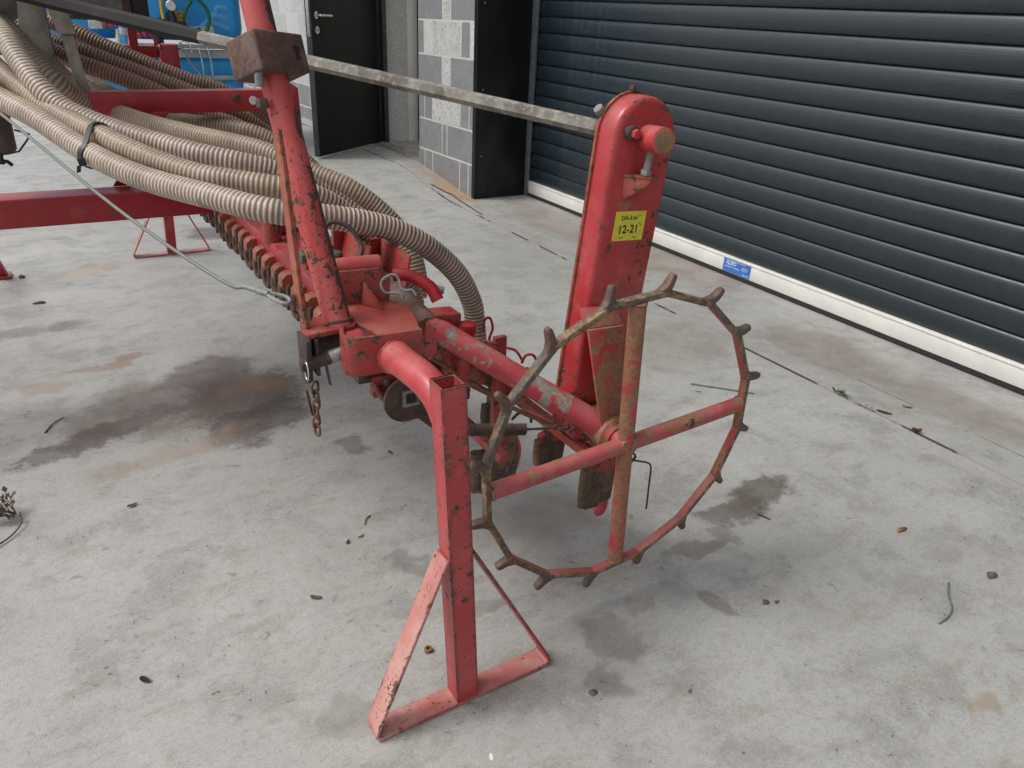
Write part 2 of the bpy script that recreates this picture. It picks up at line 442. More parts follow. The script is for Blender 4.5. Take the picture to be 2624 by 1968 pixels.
simple('guide_alu', (0.17, 0.19, 0.21), 0.4, 0.4, var=0.15, scale=20)

# ---- sprayer
def tank_mat():
    t = NT('tank_blue')
    n = t.noise(3.0, 5, 0.6)
    c = t.mix(t.ramp(n, 0.3, 0.7), (0.025, 0.34, 0.90), (0.055, 0.46, 0.96))
    t.bump(t.noise(5, 2, 0.4), 0.25, 0.02)
    t.b.inputs['Subsurface Weight'].default_value = 0.0
    M['tank_blue'] = t.out(c, 0.38)
tank_mat()
simple('tank_blue_light', (0.10, 0.42, 0.86), 0.4, var=0.1)
simple('hose_green', (0.010, 0.135, 0.070), 0.4, var=0.2, scale=30)
simple('hose_yellow', (0.72, 0.50, 0.05), 0.45, var=0.15)
simple('plate_yellow', (0.66, 0.47, 0.075), 0.55, var=0.2, scale=40, dirt=0.15)
simple('valve_red', (0.55, 0.03, 0.05), 0.4)
simple('white_plastic', (0.60, 0.62, 0.60), 0.5, var=0.15)
simple('chassis_white', (0.36, 0.40, 0.43), 0.5, var=0.15, scale=12)

# ---- ground litter
simple('twig_bark', (0.085, 0.062, 0.045), 0.85, var=0.4, scale=80)
simple('twig_grey', (0.15, 0.155, 0.15), 0.8, var=0.3, scale=80)
simple('leaf_brown', (0.20, 0.095, 0.050), 0.75, var=0.4, scale=60)
simple('leaf_grey', (0.19, 0.17, 0.14), 0.8, var=0.4, scale=60)
simple('leaf_purple', (0.105, 0.055, 0.052), 0.7, var=0.4, scale=60)
simple('weed_green', (0.055, 0.105, 0.030), 0.6, var=0.35, scale=60)
simple('stone_dark', (0.10, 0.09, 0.076), 0.85, var=0.3, scale=90)
simple('stone_pale', (0.45, 0.44, 0.40), 0.85, var=0.2, scale=90)

# ================================================================== mesh helpers
def V(*a):
    return Vector(a if len(a) == 3 else a[0])

def finish(bm, name, mats, parent=None, angle=38):
    bmesh.ops.recalc_face_normals(bm, faces=bm.faces)
    me = bpy.data.meshes.new(name)
    bm.to_mesh(me)
    bm.free()
    if not isinstance(mats, (list, tuple)):
        mats = [mats]
    for m in mats:
        me.materials.append(M[m])
    me.polygons.foreach_set('use_smooth', [True] * len(me.polygons))
    me.set_sharp_from_angle(angle=math.radians(angle))
    return link(name, me, parent)

def link(name, me, parent=None):
    o = bpy.data.objects.new(name, me)
    COL.objects.link(o)
    if parent is not None:
        o.parent = parent
        if parent.type == 'EMPTY':          # meshes are written in world coordinates
            o.location = -parent.location
    return o

def tag(o, label=None, cat=None, group=None, kind=None):
    if label: o['label'] = label
    if cat: o['category'] = cat
    if group: o['group'] = group
    if kind: o['kind'] = kind
    return o

def thing(name, loc, label, cat, group=None):
    o = bpy.data.objects.new(name, None)
    o.empty_display_size = 0.1
    COL.objects.link(o)
    o.location = loc
    return tag(o, label, cat, group)

def bevel(bm, off, seg=2, faces_angle=30):
    es = [e for e in bm.edges if len(e.link_faces) == 2 and e.calc_face_angle(0) > math.radians(faces_angle)]
    if es and off > 0:
        bmesh.ops.bevel(bm, geom=es, offset=off, segments=seg, affect='EDGES', profile=0.5, clamp_overlap=True)

def obox(o, e1, e2, e3, bev=0.002, seg=2, bm=None):
    """box from a corner and three edge vectors"""
    b = bmesh.new()
    o, e1, e2, e3 = map(Vector, (o, e1, e2, e3))
    vs = [b.verts.new(o + e1 * i + e2 * j + e3 * k) for k in (0, 1) for j in (0, 1) for i in (0, 1)]
    for f in ((0, 1, 3, 2), (4, 6, 7, 5), (0, 4, 5, 1), (2, 3, 7, 6), (0, 2, 6, 4), (1, 5, 7, 3)):
        b.faces.new([vs[i] for i in f])
    bmesh.ops.recalc_face_normals(b, faces=b.faces)
    bevel(b, bev, seg)
    return join(bm, b)

def join(bm, b):
    if bm is None:
        return b
    me = bpy.data.meshes.new('tmp')
    b.to_mesh(me)
    b.free()
    bm.from_mesh(me)
    bpy.data.meshes.remove(me)
    return bm

def box(x0, x1, y0, y1, z0, z1, bev=0.002, seg=2, bm=None):
    return obox((x0, y0, z0), (x1 - x0, 0, 0), (0, y1 - y0, 0), (0, 0, z1 - z0), bev, seg, bm)

def prism(pts, thick, bev=0.0015, seg=2, bm=None):
    """polygon (3D points in order) pushed along the vector thick"""
    b = bmesh.new()
    pts = [Vector(p) for p in pts]
    th = Vector(thick)
    a = [b.verts.new(p) for p in pts]
    c = [b.verts.new(p + th) for p in pts]
    b.faces.new(a)
    b.faces.new(list(reversed(c)))
    n = len(a)
    for i in range(n):
        b.faces.new([a[i], a[(i + 1) % n], c[(i + 1) % n], c[i]])
    bmesh.ops.recalc_face_normals(b, faces=b.faces)
    bevel(b, bev, seg)
    return join(bm, b)

def catmull(pts, n=8, closed=False):
    pts = [Vector(p) for p in pts]
    out = []
    N = len(pts)
    rng = range(N if closed else N - 1)
    for i in rng:
        if closed:
            p0, p1, p2, p3 = pts[(i - 1) % N], pts[i], pts[(i + 1) % N], pts[(i + 2) % N]
        else:
            p1, p2 = pts[i], pts[i + 1]
            p0 = pts[i - 1] if i > 0 else p1 * 2 - p2
            p3 = pts[i + 2] if i + 2 < N else p2 * 2 - p1
        for k in range(n):
            t = k / n
            out.append(0.5 * ((2 * p1) + (p2 - p0) * t + (2 * p0 - 5 * p1 + 4 * p2 - p3) * t * t + (3 * p1 - p0 - 3 * p2 + p3) * t ** 3))
    if not closed:
        out.append(pts[-1])
    return out

def frames(pts, closed=False, ref=None):
    N = len(pts)
    tans = []
    for i in range(N):
        if closed:
            t = pts[(i + 1) % N] - pts[(i - 1) % N]
        else:
            t = pts[min(i + 1, N - 1)] - pts[max(i - 1, 0)]
        tans.append(t.normalized())
    if ref is None:
        ref = Vector((0, 0, 1)) if abs(tans[0].z) < 0.9 else Vector((1, 0, 0))
    ref = Vector(ref)
    n = (ref - tans[0] * ref.dot(tans[0])).normalized()
    fr = []
    for i in range(N):
        if i:
            q = tans[i - 1].rotation_difference(tans[i])
            n = q @ n
            n = (n - tans[i] * n.dot(tans[i])).normalized()
        fr.append((tans[i], n, tans[i].cross(n)))
    return fr

def sweep(pts, section, radii=None, caps=True, closed=False, ref=None, bm=None, matfn=None):
    """section: list of (u,v); radii: scale per point"""
    pts = [Vector(p) for p in pts]
    b = bmesh.new()
    fr = frames(pts, closed, ref)
    rings = []
    for i, p in enumerate(pts):
        s = 1.0 if radii is None else radii[i]
        t, n, m = fr[i]
        rings.append([b.verts.new(p + n * (u * s) + m * (v * s)) for u, v in section])
    K = len(section)
    R_ = range(len(rings) if closed else len(rings) - 1)
    for i in R_:
        a, c = rings[i], rings[(i + 1) % len(rings)]
        for k in range(K):
            f = b.faces.new([a[k], a[(k + 1) % K], c[(k + 1) % K], c[k]])
            if matfn: f.material_index = matfn(i)
    if caps and not closed:
        b.faces.new(rings[0])
        b.faces.new(list(reversed(rings[-1])))
    bmesh.ops.recalc_face_normals(b, faces=b.faces)
    return join(bm, b)

def circ(r, n=16, ph=0.0):
    return [(r * math.cos(ph + 2 * math.pi * i / n), r * math.sin(ph + 2 * math.pi * i / n)) for i in range(n)]

def rect(w, h):
    return [(-w / 2, -h / 2), (w / 2, -h / 2), (w / 2, h / 2), (-w / 2, h / 2)]

def tube(pts, r, n=16, smooth=0, closed=False, bm=None, radii=None):
    if smooth:
        pts = catmull(pts, smooth, closed)
    return sweep(pts, circ(1.0, n), [r] * len(pts) if radii is None else radii, closed=closed, bm=bm)

def cyl(a, b, r, n=20, bev=0.001, bm=None, r2=None):
    a, b = Vector(a), Vector(b)
    d = (b - a).normalized() * min(bev, (b - a).length * 0.3)
    r2 = r if r2 is None else r2
    return sweep([a, a + d, b - d, b], circ(1.0, n), [r - bev, r, r2, r2 - bev], bm=bm)

def hexnut(c, axis, r, h, bm=None):
    c, axis = Vector(c), Vector(axis).normalized()
    return sweep([c, c + axis * h * 0.15, c + axis * h * 0.85, c + axis * h], circ(1.0, 6), [r * 0.92, r, r, r * 0.92], bm=bm)

def lathe(c, axis, prof, n=24, bm=None, caps=True):
    c, axis = Vector(c), Vector(axis).normalized()
    return sweep([c + axis * t for t, r in prof], circ(1.0, n), [r for t, r in prof], bm=bm, caps=caps)

def text_mesh(name, s, size, origin, right, up, mat, parent, bold=0.0, align='CENTER'):
    cu = bpy.data.curves.new('txt', 'FONT')
    cu.body = s
    cu.size = size
    cu.align_x = align
    cu.align_y = 'CENTER'
    cu.offset = bold
    cu.resolution_u = 3
    ob = bpy.data.objects.new('txt', cu)
    COL.objects.link(ob)
    dg = bpy.context.evaluated_depsgraph_get()
    me = bpy.data.meshes.new_from_object(ob.evaluated_get(dg))
    bpy.data.objects.remove(ob)
    bpy.data.curves.remove(cu)
    r, u = Vector(right).normalized(), Vector(up)
    mw = Matrix((r, u, r.cross(u).normalized())).transposed().to_4x4()
    mw.translation = Vector(origin)
    me.transform(mw)
    me.materials.clear()
    me.materials.append(M[mat])
    return link(name, me, parent)

# ================================================================== THE SETTING
# ---- concrete yard: one sheet with two saw-cut joints and the ramp up to the side door
def smooth01(t):
    t = max(0.0, min(1.0, t))
    return t * t * (3 - 2 * t)
def ground_z(x, y):
    fall = -0.0155 * max(0.0, min(7.5, 4.6 - y)) * smooth01((x - 2.0) / 0.9)     # the slab falls along the shutter
    return 0.10 * smooth01((y - 4.55) / 1.05) * smooth01((x - 1.1) / 0.9) + fall

def make_ground():
    cols = []                                   # (function of y -> x, depth)
    for x in (-80, -30, -12, -6, -4, -3, -2.2, -1.6, -1.1, -0.7, -0.3, 0.1, 0.5, 0.8, 1.1, 1.3, 1.5, 1.7, 1.9, 2.05):
        cols.append((lambda y, x=x: x, 0))
    for off, d in ((-0.0095, 0), (-0.0080, 0.007), (0.0080, 0.007), (0.0095, 0)):
        cols.append((lambda y, off=off: 2.205 + 0.034 * max(-3, min(y, 5.2)) + off, d))
    for off, d in ((-0.0022, 0), (-0.0010, 0.004), (0.0010, 0.004), (0.0022, 0)):
        cols.append((lambda y, off=off: 2.42 + 0.030 * max(-3, min(y, 5.2)) + off, d))
    for x in (2.62, 2.8, 3.1, 3.6, 5, 9, 30, 80):
        cols.append((lambda y, x=x: x, 0))
    ys = [-80, -30, -10, -4, -2, -1, 0, 0.5, 1, 1.5, 2, 2.5, 3, 3.5, 4, 4.4, 4.6, 4.75, 4.9, 5.05, 5.2, 5.35, 5.5, 5.65, 5.8, 6.1, 6.6, 7.2, 8, 9, 11, 15, 30, 80]
    bm = bmesh.new()
    rows = []
    for y in ys:
        rows.append([bm.verts.new((fx(y), y, ground_z(fx(y), y) - d)) for fx, d in cols])
    for j in range(len(rows) - 1):
        for i in range(len(cols) - 1):
            f = bm.faces.new([rows[j][i], rows[j][i + 1], rows[j + 1][i + 1], rows[j + 1][i]])
            f.material_index = 1 if i in (20, 21, 22, 24, 25, 26) else 0
    o = finish(bm, 'ground', ['yard_concrete', 'joint_dirt'], angle=20)
    return tag(o, kind='structure')
make_ground()

# ---- block wall pier between the side door and the roller shutter, and the wall beyond the door
WX = 2.556
CH = 0.225
def block_piece(y0, y1, k, mat, parent, recess=0.0):
    j = 0.0055
    x0 = WX + recess + random.uniform(-0.0012, 0.0012)
    bm = box(x0, WX + 0.09, min(y0, y1) + j, max(y0, y1) - j, k * CH + j, (k + 1) * CH - j, 0.0025, 1)
    if mat == 'block_white':
        es = [e for e in bm.edges]
    return finish(bm, 'block', mat, parent)

pier = thing('block_wall', (WX, 5.1, 0), 'grey concrete block pier with white split-face blocks between side door and roller shutter', 'wall')
finish(box(WX + 0.0010, WX + 0.42, 4.640, 5.523, -0.05, 2.70, 0), 'mortar_core', 'mortar', pier)
rowA = ((5.526, 5.425, 'block_grey'), (5.425, 5.289, 'block_grey'), (5.289, 4.846, 'block_white'), (4.846, 4.719, 'block_grey'), (4.719, 4.637, 'block_grey'))
rowB = ((5.526, 5.129, 'block_grey'), (5.129, 5.002, 'block_white'), (5.002, 4.637, 'block_grey'))
rowC = ((5.526, 5.129, 'block_grey'), (5.129, 5.050, 'block_grey'), (5.050, 4.637, 'block_grey'))
rowD = ((5.526, 5.425, 'block_grey'), (5.425, 5.289, 'block_grey'), (5.289, 4.846, 'block_grey'), (4.846, 4.719, 'block_grey'), (4.719, 4.637, 'block_grey'))
for k in range(12):
    rw = rowD if k == 0 else rowC if k == 1 else rowA if k % 2 == 0 else rowB
    for y0, y1, m in rw:
        block_piece(y0, y1, k, m, pier)

far_wall = thing('block_wall', (WX, 9.0, 0), 'long block wall beyond the open door, white blocks over grey base courses', 'wall')
finish(box(WX + 0.0010, WX + 0.42, 6.66, 14.0, -0.05, 2.70, 0), 'mortar_core', 'mortar', far_wall)
for k in range(9):
    y = 6.66 - (0.225 if k % 2 else 0.0)
    while y < 11.6:
        a, b = max(y, 6.657), y + 0.45
        if b - a > 0.03:
            block_piece(a, b, k, 'block_grey' if k < 2 else 'block_white', far_wall)
        y += 0.45
sg = thing('wall_notice', (WX - 0.01, 8.02, 0.75), 'small white and yellow notice on the wall behind the open door edge', 'notice')
finish(box(WX - 0.006, WX - 0.002, 7.93, 8.12, 0.58, 0.86, 0), 'board', 'lead_white', sg)
finish(box(WX - 0.008, WX - 0.0065, 7.94, 8.11, 0.59, 0.65, 0), 'yellow_band', 'hose_yellow', sg)
finish(box(WX - 0.008, WX - 0.0065, 7.94, 8.11, 0.70, 0.78, 0), 'black_band', 'black_plastic', sg)

up_wall = thing('upper_wall', (WX + 0.1, 5, 2.7), 'dark cladding of the shed above the blocks and the roller shutter', 'wall')
finish(box(WX + 0.02, WX + 0.08, -6.0, 14.0, 4.2, 5.6, 0.01), 'cladding', 'panel_black', up_wall)
finish(box(WX + 0.02, WX + 0.08, 4.64, 14.0, 2.705, 4.195, 0.01), 'upper_blocks', 'block_grey', up_wall)

# ---- black steel reveal at the end of the pier
rev = thing('steel_reveal', (2.75, 4.62, 0), 'black folded steel reveal panel lining the block pier beside the roller shutter', 'panel')
finish(box(WX - 0.004, 2.965, 4.612, 4.634, -0.01, 4.19, 0.002), 'panel', 'panel_black', rev)
finish(box(WX - 0.008, WX - 0.0045, 4.606, 4.652, -0.01, 4.19, 0.001), 'corner_flange', 'panel_black', rev)
for z in (0.29, 0.72, 1.235, 1.75):
    finish(lathe((2.60, 4.612, z), (0, -1, 0), [(0, 0.006), (0.002, 0.0055), (0.0035, 0.003)], 12), 'rivet', 'zinc', rev)

# ---- roller shutter
SX, PITCH = 3.0, 0.0970
sh = thing('roller_shutter', (SX, 1.3, 0), 'wide dark slate grey roller shutter with curved horizontal slats', 'shutter')
prof = []
for i in range(11):
    u = i / 10.0
    z = u * PITCH
    bul = 0.016 * math.sin(math.pi * min(1, u * 1.02)) ** 0.8 if u < 0.98 else 0.0
    prof.append((SX - 0.004 - bul, z))
prof = [(SX + 0.004, 0.0), (SX - 0.0040, 0.0015), (SX - 0.0085, 0.005), (SX - 0.0118, 0.015), (SX - 0.0142, 0.032), (SX - 0.0146, 0.050),
        (SX - 0.0130, 0.067), (SX - 0.0100, 0.081), (SX - 0.0060, 0.0905), (SX + 0.000, 0.0955), (SX + 0.004, 0.0970)]
bm = bmesh.new()
A = [bm.verts.new((x, -3.2, z)) for x, z in prof]
B = [bm.verts.new((x, 4.600, z)) for x, z in prof]
for i in range(len(prof) - 1):
    bm.faces.new([A[i], B[i], B[i + 1], A[i + 1]])
first = None
Z0 = 0.109
TILT = 0.0085
for k in range(42):
    if first is None:
        first = finish(bm, 'slat', 'slat_slate', sh, angle=60)
        o = first
    else:
        o = link('slat', first.data, sh)
    o.location = -sh.location + Vector((0, 0, Z0 + k * PITCH))
rail = finish(box(SX - 0.026, SX + 0.01, -3.2, 4.600, 0.027, 0.098, 0.0015), 'bottom_rail', 'rail_cream', sh)
finish(prism([(SX - 0.0285, 0, 0.096), (SX - 0.0285, 0, 0.106), (SX - 0.012, 0, 0.112), (SX + 0.01, 0, 0.112), (SX + 0.01, 0, 0.096)], (0, 0.001, 0), 0) if False else
       box(SX - 0.029, SX + 0.008, -3.2, 4.600, 0.0985, 0.110, 0.003), 'rail_lip', 'rail_lip', rail)
finish(box(SX - 0.022, SX + 0.004, -3.2, 4.600, 0.002, 0.0265, 0.003), 'rubber_seal', 'rubber', rail)
st = finish(box(SX - 0.0275, SX - 0.0262, 2.46, 2.645, 0.030, 0.097, 0.0), 'maker_sticker', 'sticker_blue', rail)
XF = SX - 0.0278
text_mesh('sticker_print', 'ALRO', 0.026, (XF, 2.592, 0.078), (0, -1, 0), (0, 0, 1), 'white_print', st, 0.0006)
text_mesh('sticker_print', 'CE', 0.014, (XF, 2.500, 0.040), (0, -1, 0), (0, 0, 1), 'white_print', st, 0.0003)
for (ya, yb, za, zb) in ((2.625, 2.50, 0.0905, 0.0925), (2.632, 2.58, 0.0565, 0.0595), (2.572, 2.53, 0.0565, 0.0595), (2.52, 2.478, 0.074, 0.0755), (2.52, 2.482, 0.069, 0.0705),
                         (2.52, 2.478, 0.064, 0.0655), (2.515, 2.49, 0.059, 0.0605), (2.487, 2.467, 0.042, 0.044), (2.487, 2.470, 0.037, 0.039)):
    finish(box(XF, XF + 0.0002, yb, ya, za, zb, 0), 'sticker_print', 'white_print', st)
bm = bmesh.new()
ov = [Vector((XF, 2.592 + 0.042 * math.cos(a), 0.078 + 0.0115 * math.sin(a))) for a in [2 * math.pi * i / 28 for i in range(28)]]
sweep(ov, rect(0.0012, 0.0003), closed=True, ref=(1, 0, 0), bm=bm)
finish(bm, 'sticker_print', 'white_print', st)
finish(box(2.962, 2.9815, 4.572, 4.634, 0.0, 4.19, 0.002), 'guide_channel', 'guide_alu', sh)
finish(box(2.983, 3.06, 4.603, 4.634, 0.0, 4.19, 0.001), 'guide_channel', 'rubber', sh)
# the curtain hangs a little out of level: turn it about its left end
sh.rotation_euler = (0.0155, 0, 0)
sh.location = Vector((SX, 1.3, -0.0155 * 3.3))
for o in sh.children:
    o.location = o.location + Vector((0, 0, 0))

# ---- side door, standing open
HX, HY, GZ = 2.672, 6.575, 0.102
ang = math.radians(50.5)
du = Vector((-math.sin(ang), -math.cos(ang), 0))          # hinge -> free edge
dn = Vector((math.cos(ang), -math.sin(ang), 0))            # thickness, towards the photographer side
dr = thing('steel_door', (HX, HY, GZ), 'black steel side door standing half open with a lever handle', 'door')
o0 = Vector((HX, HY, GZ + 0.012))
leaf = finish(obox(o0 + du * 0.02, du * 1.000, -dn * 0.044, (0, 0, 2.02), 0.002), 'leaf', 'door_black', dr)
finish(obox(o0 + du * 1.0203, du * 0.0035, -dn * 0.046, (0, 0, 2.02), 0.0005), 'edge_cap', 'door_edge', leaf)
finish(obox(o0 + du * 1.0240 - dn * 0.012 + Vector((0, 0, 0.86)), du * 0.002, -dn * 0.022, (0, 0, 0.24), 0.0005), 'lock_plate', 'zinc', leaf)
hb = o0 + du * 0.955 + Vector((0, 0, 1.005))
hd = finish(cyl(hb, hb + dn * 0.008, 0.026, 24), 'handle', 'steel_bright', leaf)
bm = tube([hb, hb + dn * 0.045, hb + dn * 0.056 - du * 0.012, hb + dn * 0.058 - du * 0.05, hb + dn * 0.058 - du * 0.13], 0.0095, 12, smooth=4)
finish(bm, 'handle', 'steel_bright', leaf)
kb = o0 + du * 0.955 + Vector((0, 0, 0.905))
finish(cyl(kb, kb + dn * 0.010, 0.026, 24), 'key_escutcheon', 'steel_bright', leaf)
finish(cyl(kb + dn * 0.0105, kb + dn * 0.016, 0.011, 16), 'lock_cylinder', 'brass', leaf)
for z in (0.25, 1.05, 1.8):
    finish(cyl(o0 + Vector((-0.006, 0, z)), o0 + Vector((-0.006, 0, z + 0.10)), 0.008, 12), 'hinge', 'door_edge', leaf)

fr = thing('door_frame', (2.65, 6.05, GZ), 'dark steel frame of the open side door', 'door frame')
finish(box(2.575, 2.70, 6.60, 6.656, 0.09, 2.16, 0.003), 'jamb', 'door_edge', fr)
finish(box(2.700, 2.74, 6.56, 6.656, 0.09, 2.16, 0.003), 'jamb_stop', 'door_edge', fr)
finish(box(2.575, 2.70, 5.524, 6.656, 2.161, 2.22, 0.003), 'head', 'door_edge', fr)
finish(box(2.600, 2.72, 5.524, 6.600, 0.085, 0.112, 0.006), 'threshold', 'threshold', fr)
inn = thing('inner_partition', (2.9, 6.7, 0.1), 'pale plastered return wall seen inside the open doorway', 'wall')
finish(box(2.742, 3.075, 6.662, 6.90, 0.05, 2.69, 0.004), 'plaster_face', 'plaster', inn)
room = thing('dark_interior', (4.2, 6.4, 0), 'dark space inside the shed behind the doorway', 'room')
finish(box(3.078, 3.30, 6.60, 6.90, 0.0, 2.6, 0), 'gap_shade_box', 'interior_dark', room)  # near-black box: the shade of the unlit gap is put into its colour
finish(box(6.0, 6.1, 2.0, 12.0, 0.0, 4.0, 0), 'back_wall', 'plaster', room)
finish(cyl((3.115, 6.585, 0.62), (3.115, 6.585, 2.2), 0.012, 12), 'yellow_post', 'yellow_post', room)

# ================================================================== THE SEED DRILL
drill = thing('seed_drill', (0.48, 2.4, 0), 'old red seed drill with spiked wheel, chain case and ribbed hoses on parking stands', 'seed drill')

# ---- parking stands
def stand(y0, lean, zt, mat, tube_open=True):
    x0, x1 = 0.297, 0.657
    h = 0.044
    cx = 0.476
    foot_t = 0.007
    s = finish(box(x0 + 0.006, x1 - 0.006, y0, y0 + h, 0.001, 0.001 + foot_t, 0.0015), 'stand', 'red_foot', drill)
    # post: square tube with an open top
    tw, wt_ = 0.043, 0.004
    base = Vector((cx - tw / 2, y0, 0.001 + foot_t))
    top = Vector((cx - tw / 2 + lean[0], y0 + lean[1], zt))
    b = bmesh.new()
    def ring(o, ins, z_in=0.0):
        return [b.verts.new(o + Vector((ins, ins, 0))), b.verts.new(o + Vector((tw - ins, ins, 0))), b.verts.new(o + Vector((tw - ins, tw - ins, 0))), b.verts.new(o + Vector((ins, tw - ins, 0)))]
    r0, r1 = ring(base, 0), ring(top, 0)
    r2, r3 = ring(top, wt_), ring(top + (base - top) * 0.35, wt_)
    for a, c in ((r0, r1), (r1, r2), (r2, r3)):
        for i in range(4):
            b.faces.new([a[i], a[(i + 1) % 4], c[(i + 1) % 4], c[i]])
    b.faces.new(r3)
    bmesh.ops.recalc_face_normals(b, faces=b.faces)
    es = [e for e in b.edges if len(e.link_faces) == 2 and e.calc_face_angle(0) > 0.5]
    bmesh.ops.bevel(b, geom=es, offset=0.0028, segments=3, affect='EDGES', clamp_overlap=True)
    finish(b, 'post', mat, s)
    # flat braces from the ends of the foot up to the post
    zb = 0.326
    for sx, xe in ((-1, x0), (1, x1)):
        px = cx + sx * (tw / 2 + 0.003) + lean[0] * zb / zt
        pts = [(xe - sx * 0.05, y0 + h / 2, 0.0045 + foot_t / 2 - 0.003), (xe - sx * 0.012, y0 + h / 2, 0.0055), (xe - sx * 0.002, y0 + h / 2, 0.012), (xe - sx * 0.006, y0 + h / 2, 0.024),
               (px, y0 + h / 2 + lean[1] * zb / zt, zb)]
        bb = sweep([Vector(p) for p in pts][1:], rect(0.006, h), ref=(1, 0, 0.2))
        bevel(bb, 0.001, 1)
        finish(bb, 'brace', 'red_foot' if sx < 0 else mat, s)
    return s
s1 = stand(0.843, (-0.022, 0.026), 0.638, 'red_stand')
s2 = stand(3.985, (0.03, 0.0), 0.60, 'red_frame')

# bent tube that carries the near stand
pth = catmull([(0.442, 1.072, 0.610), (0.447, 1.02, 0.610), (0.452, 0.965, 0.607), (0.456, 0.925, 0.595), (0.459, 0.902, 0.570), (0.461, 0.893, 0.535)], 6)
finish(sweep(pth, circ(1.0, 24), [0.0285, 0.029, 0.029] + [0.0265] * (len(pth) - 9) + [0.025, 0.0235, 0.022, 0.020, 0.018, 0.016]), 'stand_tube', 'red_paint', drill)

# ---- toolbar, square section, full width
finish(box(0.450, 0.540, 1.215, 3.96, 0.505, 0.600, 0.006, 3), 'toolbar', 'red_frame', drill)
# clamp teeth under its left edge
proto = None
for k in range(17):
    y = 1.42 + k * 0.083
    pr = [(0.470, y, 0.576), (0.436, y, 0.574), (0.425, y, 0.564), (0.424, y, 0.543), (0.444, y, 0.520), (0.470, y, 0.516)]
    if proto is None:
        proto = finish(prism(pr, (0, 0.034, 0), 0.0015, 1), 'clamp', 'red_strap', drill)
        pn = finish(hexnut((0.436, y + 0.014, 0.507), (0, 0, -1), 0.0095, 0.011), 'clamp_nut', 'nut_green', proto)
        pj = finish(prism([(0.455, y + 0.028, 0.548), (0.430, y + 0.028, 0.544), (0.424, y + 0.028, 0.520), (0.430, y + 0.028, 0.486), (0.450, y + 0.028, 0.482), (0.470, y + 0.028, 0.500)], (0, 0.030, 0), 0.002), 'clamp_jaw', 'rust_orange', proto)
        ps = finish(obox((0.4215, y + 0.060, 0.500), (0.008, 0, 0.002), (0, 0.014, 0), (0.004, 0, 0.058), 0.001), 'clamp_strap', 'rust_dark', proto)
    else:
        o = link('clamp', proto.data, drill)
        o.location = proto.location + Vector((0, k * 0.083, 0))
        link('clamp_nut', pn.data, o)
        link('clamp_jaw', pj.data, o)
        link('clamp_strap', ps.data, o)
        o.rotation_euler = (0, 0, 0)
        o.location += Vector((random.uniform(-0.004, 0.003), random.uniform(-0.008, 0.008), random.uniform(-0.004, 0.004)))
# mounting blocks riding on the toolbar
for y, h in ((1.60, 0.055), (1.93, 0.085), (2.28, 0.06), (2.7, 0.06)):
    mb = finish(box(0.470, 0.590, y, y + 0.075, 0.602, 0.602 + h, 0.006, 3), 'unit_mount', 'red_worn', drill)
    finish(hexnut((0.4695, y + 0.03, 0.602 + h * 0.45), (-1, 0, 0), 0.015, 0.013), 'bolt_head', 'nut_green', mb)
finish(cyl((0.462, 1.885, 0.595), (0.462, 1.885, 0.670), 0.022, 20), 'pivot_boss', 'red_worn', drill)

# ---- end bracket: curved channel plate, top plate, rear plate
plan = [(0.386, 1.150), (0.372, 1.118), (0.3665, 1.096), (0.3690, 1.083), (0.3780, 1.0755), (0.392, 1.0720), (0.440, 1.0690), (0.494, 1.0655)]
pp = catmull([(x, y, 0.617) for x, y in plan], 3)
b = bmesh.new()
fr_ = frames(pp, False, (0, 0, 1))
rings = []
for i, p in enumerate(pp):
    t, n, m = fr_[i]
    u = i / (len(pp) - 1)
    zl = 0.583 + (0.012 * max(0, 1 - u * 5))
    rings.append([b.verts.new(Vector((p.x, p.y, zl)) - m * 0.004), b.verts.new(Vector((p.x, p.y, zl)) + m * 0.004),
                  b.verts.new(Vector((p.x, p.y, 0.652)) + m * 0.004), b.verts.new(Vector((p.x, p.y, 0.652)) - m * 0.004)])
for i in range(len(rings) - 1):
    for k in range(4):
        b.faces.new([rings[i][k], rings[i][(k + 1) % 4], rings[i + 1][(k + 1) % 4], rings[i + 1][k]])
b.faces.new(rings[0]); b.faces.new(list(reversed(rings[-1])))
bmesh.ops.recalc_face_normals(b, faces=b.faces)
bevel(b, 0.0014, 2, 50)
eb = finish(b, 'end_bracket', 'red_worn', drill)
finish(prism([(0.4215, 1.0755, 0.640), (0.494, 1.0705, 0.640), (0.520, 1.165, 0.642), (0.505, 1.225, 0.642), (0.405, 1.235, 0.642), (0.405, 1.155, 0.640)], (0, 0, 0.008), 0.0015), 'top_plate', 'red_worn', eb)
finish(prism([(0.4215, 1.0765, 0.590), (0.4215, 1.150, 0.590), (0.4215, 1.150, 0.6395), (0.4215, 1.0765, 0.6395)], (0.006, 0, 0), 0.001), 'web_plate', 'red_worn', eb)
finish(prism([(0.396, 1.236, 0.600), (0.500, 1.226, 0.600), (0.506, 1.226, 0.690), (0.486, 1.227, 0.712), (0.398, 1.236, 0.712)], (0.001, 0.009, 0), 0.0015), 'rear_plate', 'red_worn', eb)
finish(prism([(0.446, 1.222, 0.6505), (0.470, 1.180, 0.6505), (0.452, 1.224, 0.692)], (0.006, 0.004, 0), 0.001), 'gusset', 'red_worn', eb)
finish(cyl((0.412, 1.262, 0.712), (0.500, 1.255, 0.712), 0.017, 20, 0.004), 'cross_tube', 'red_paint', eb)

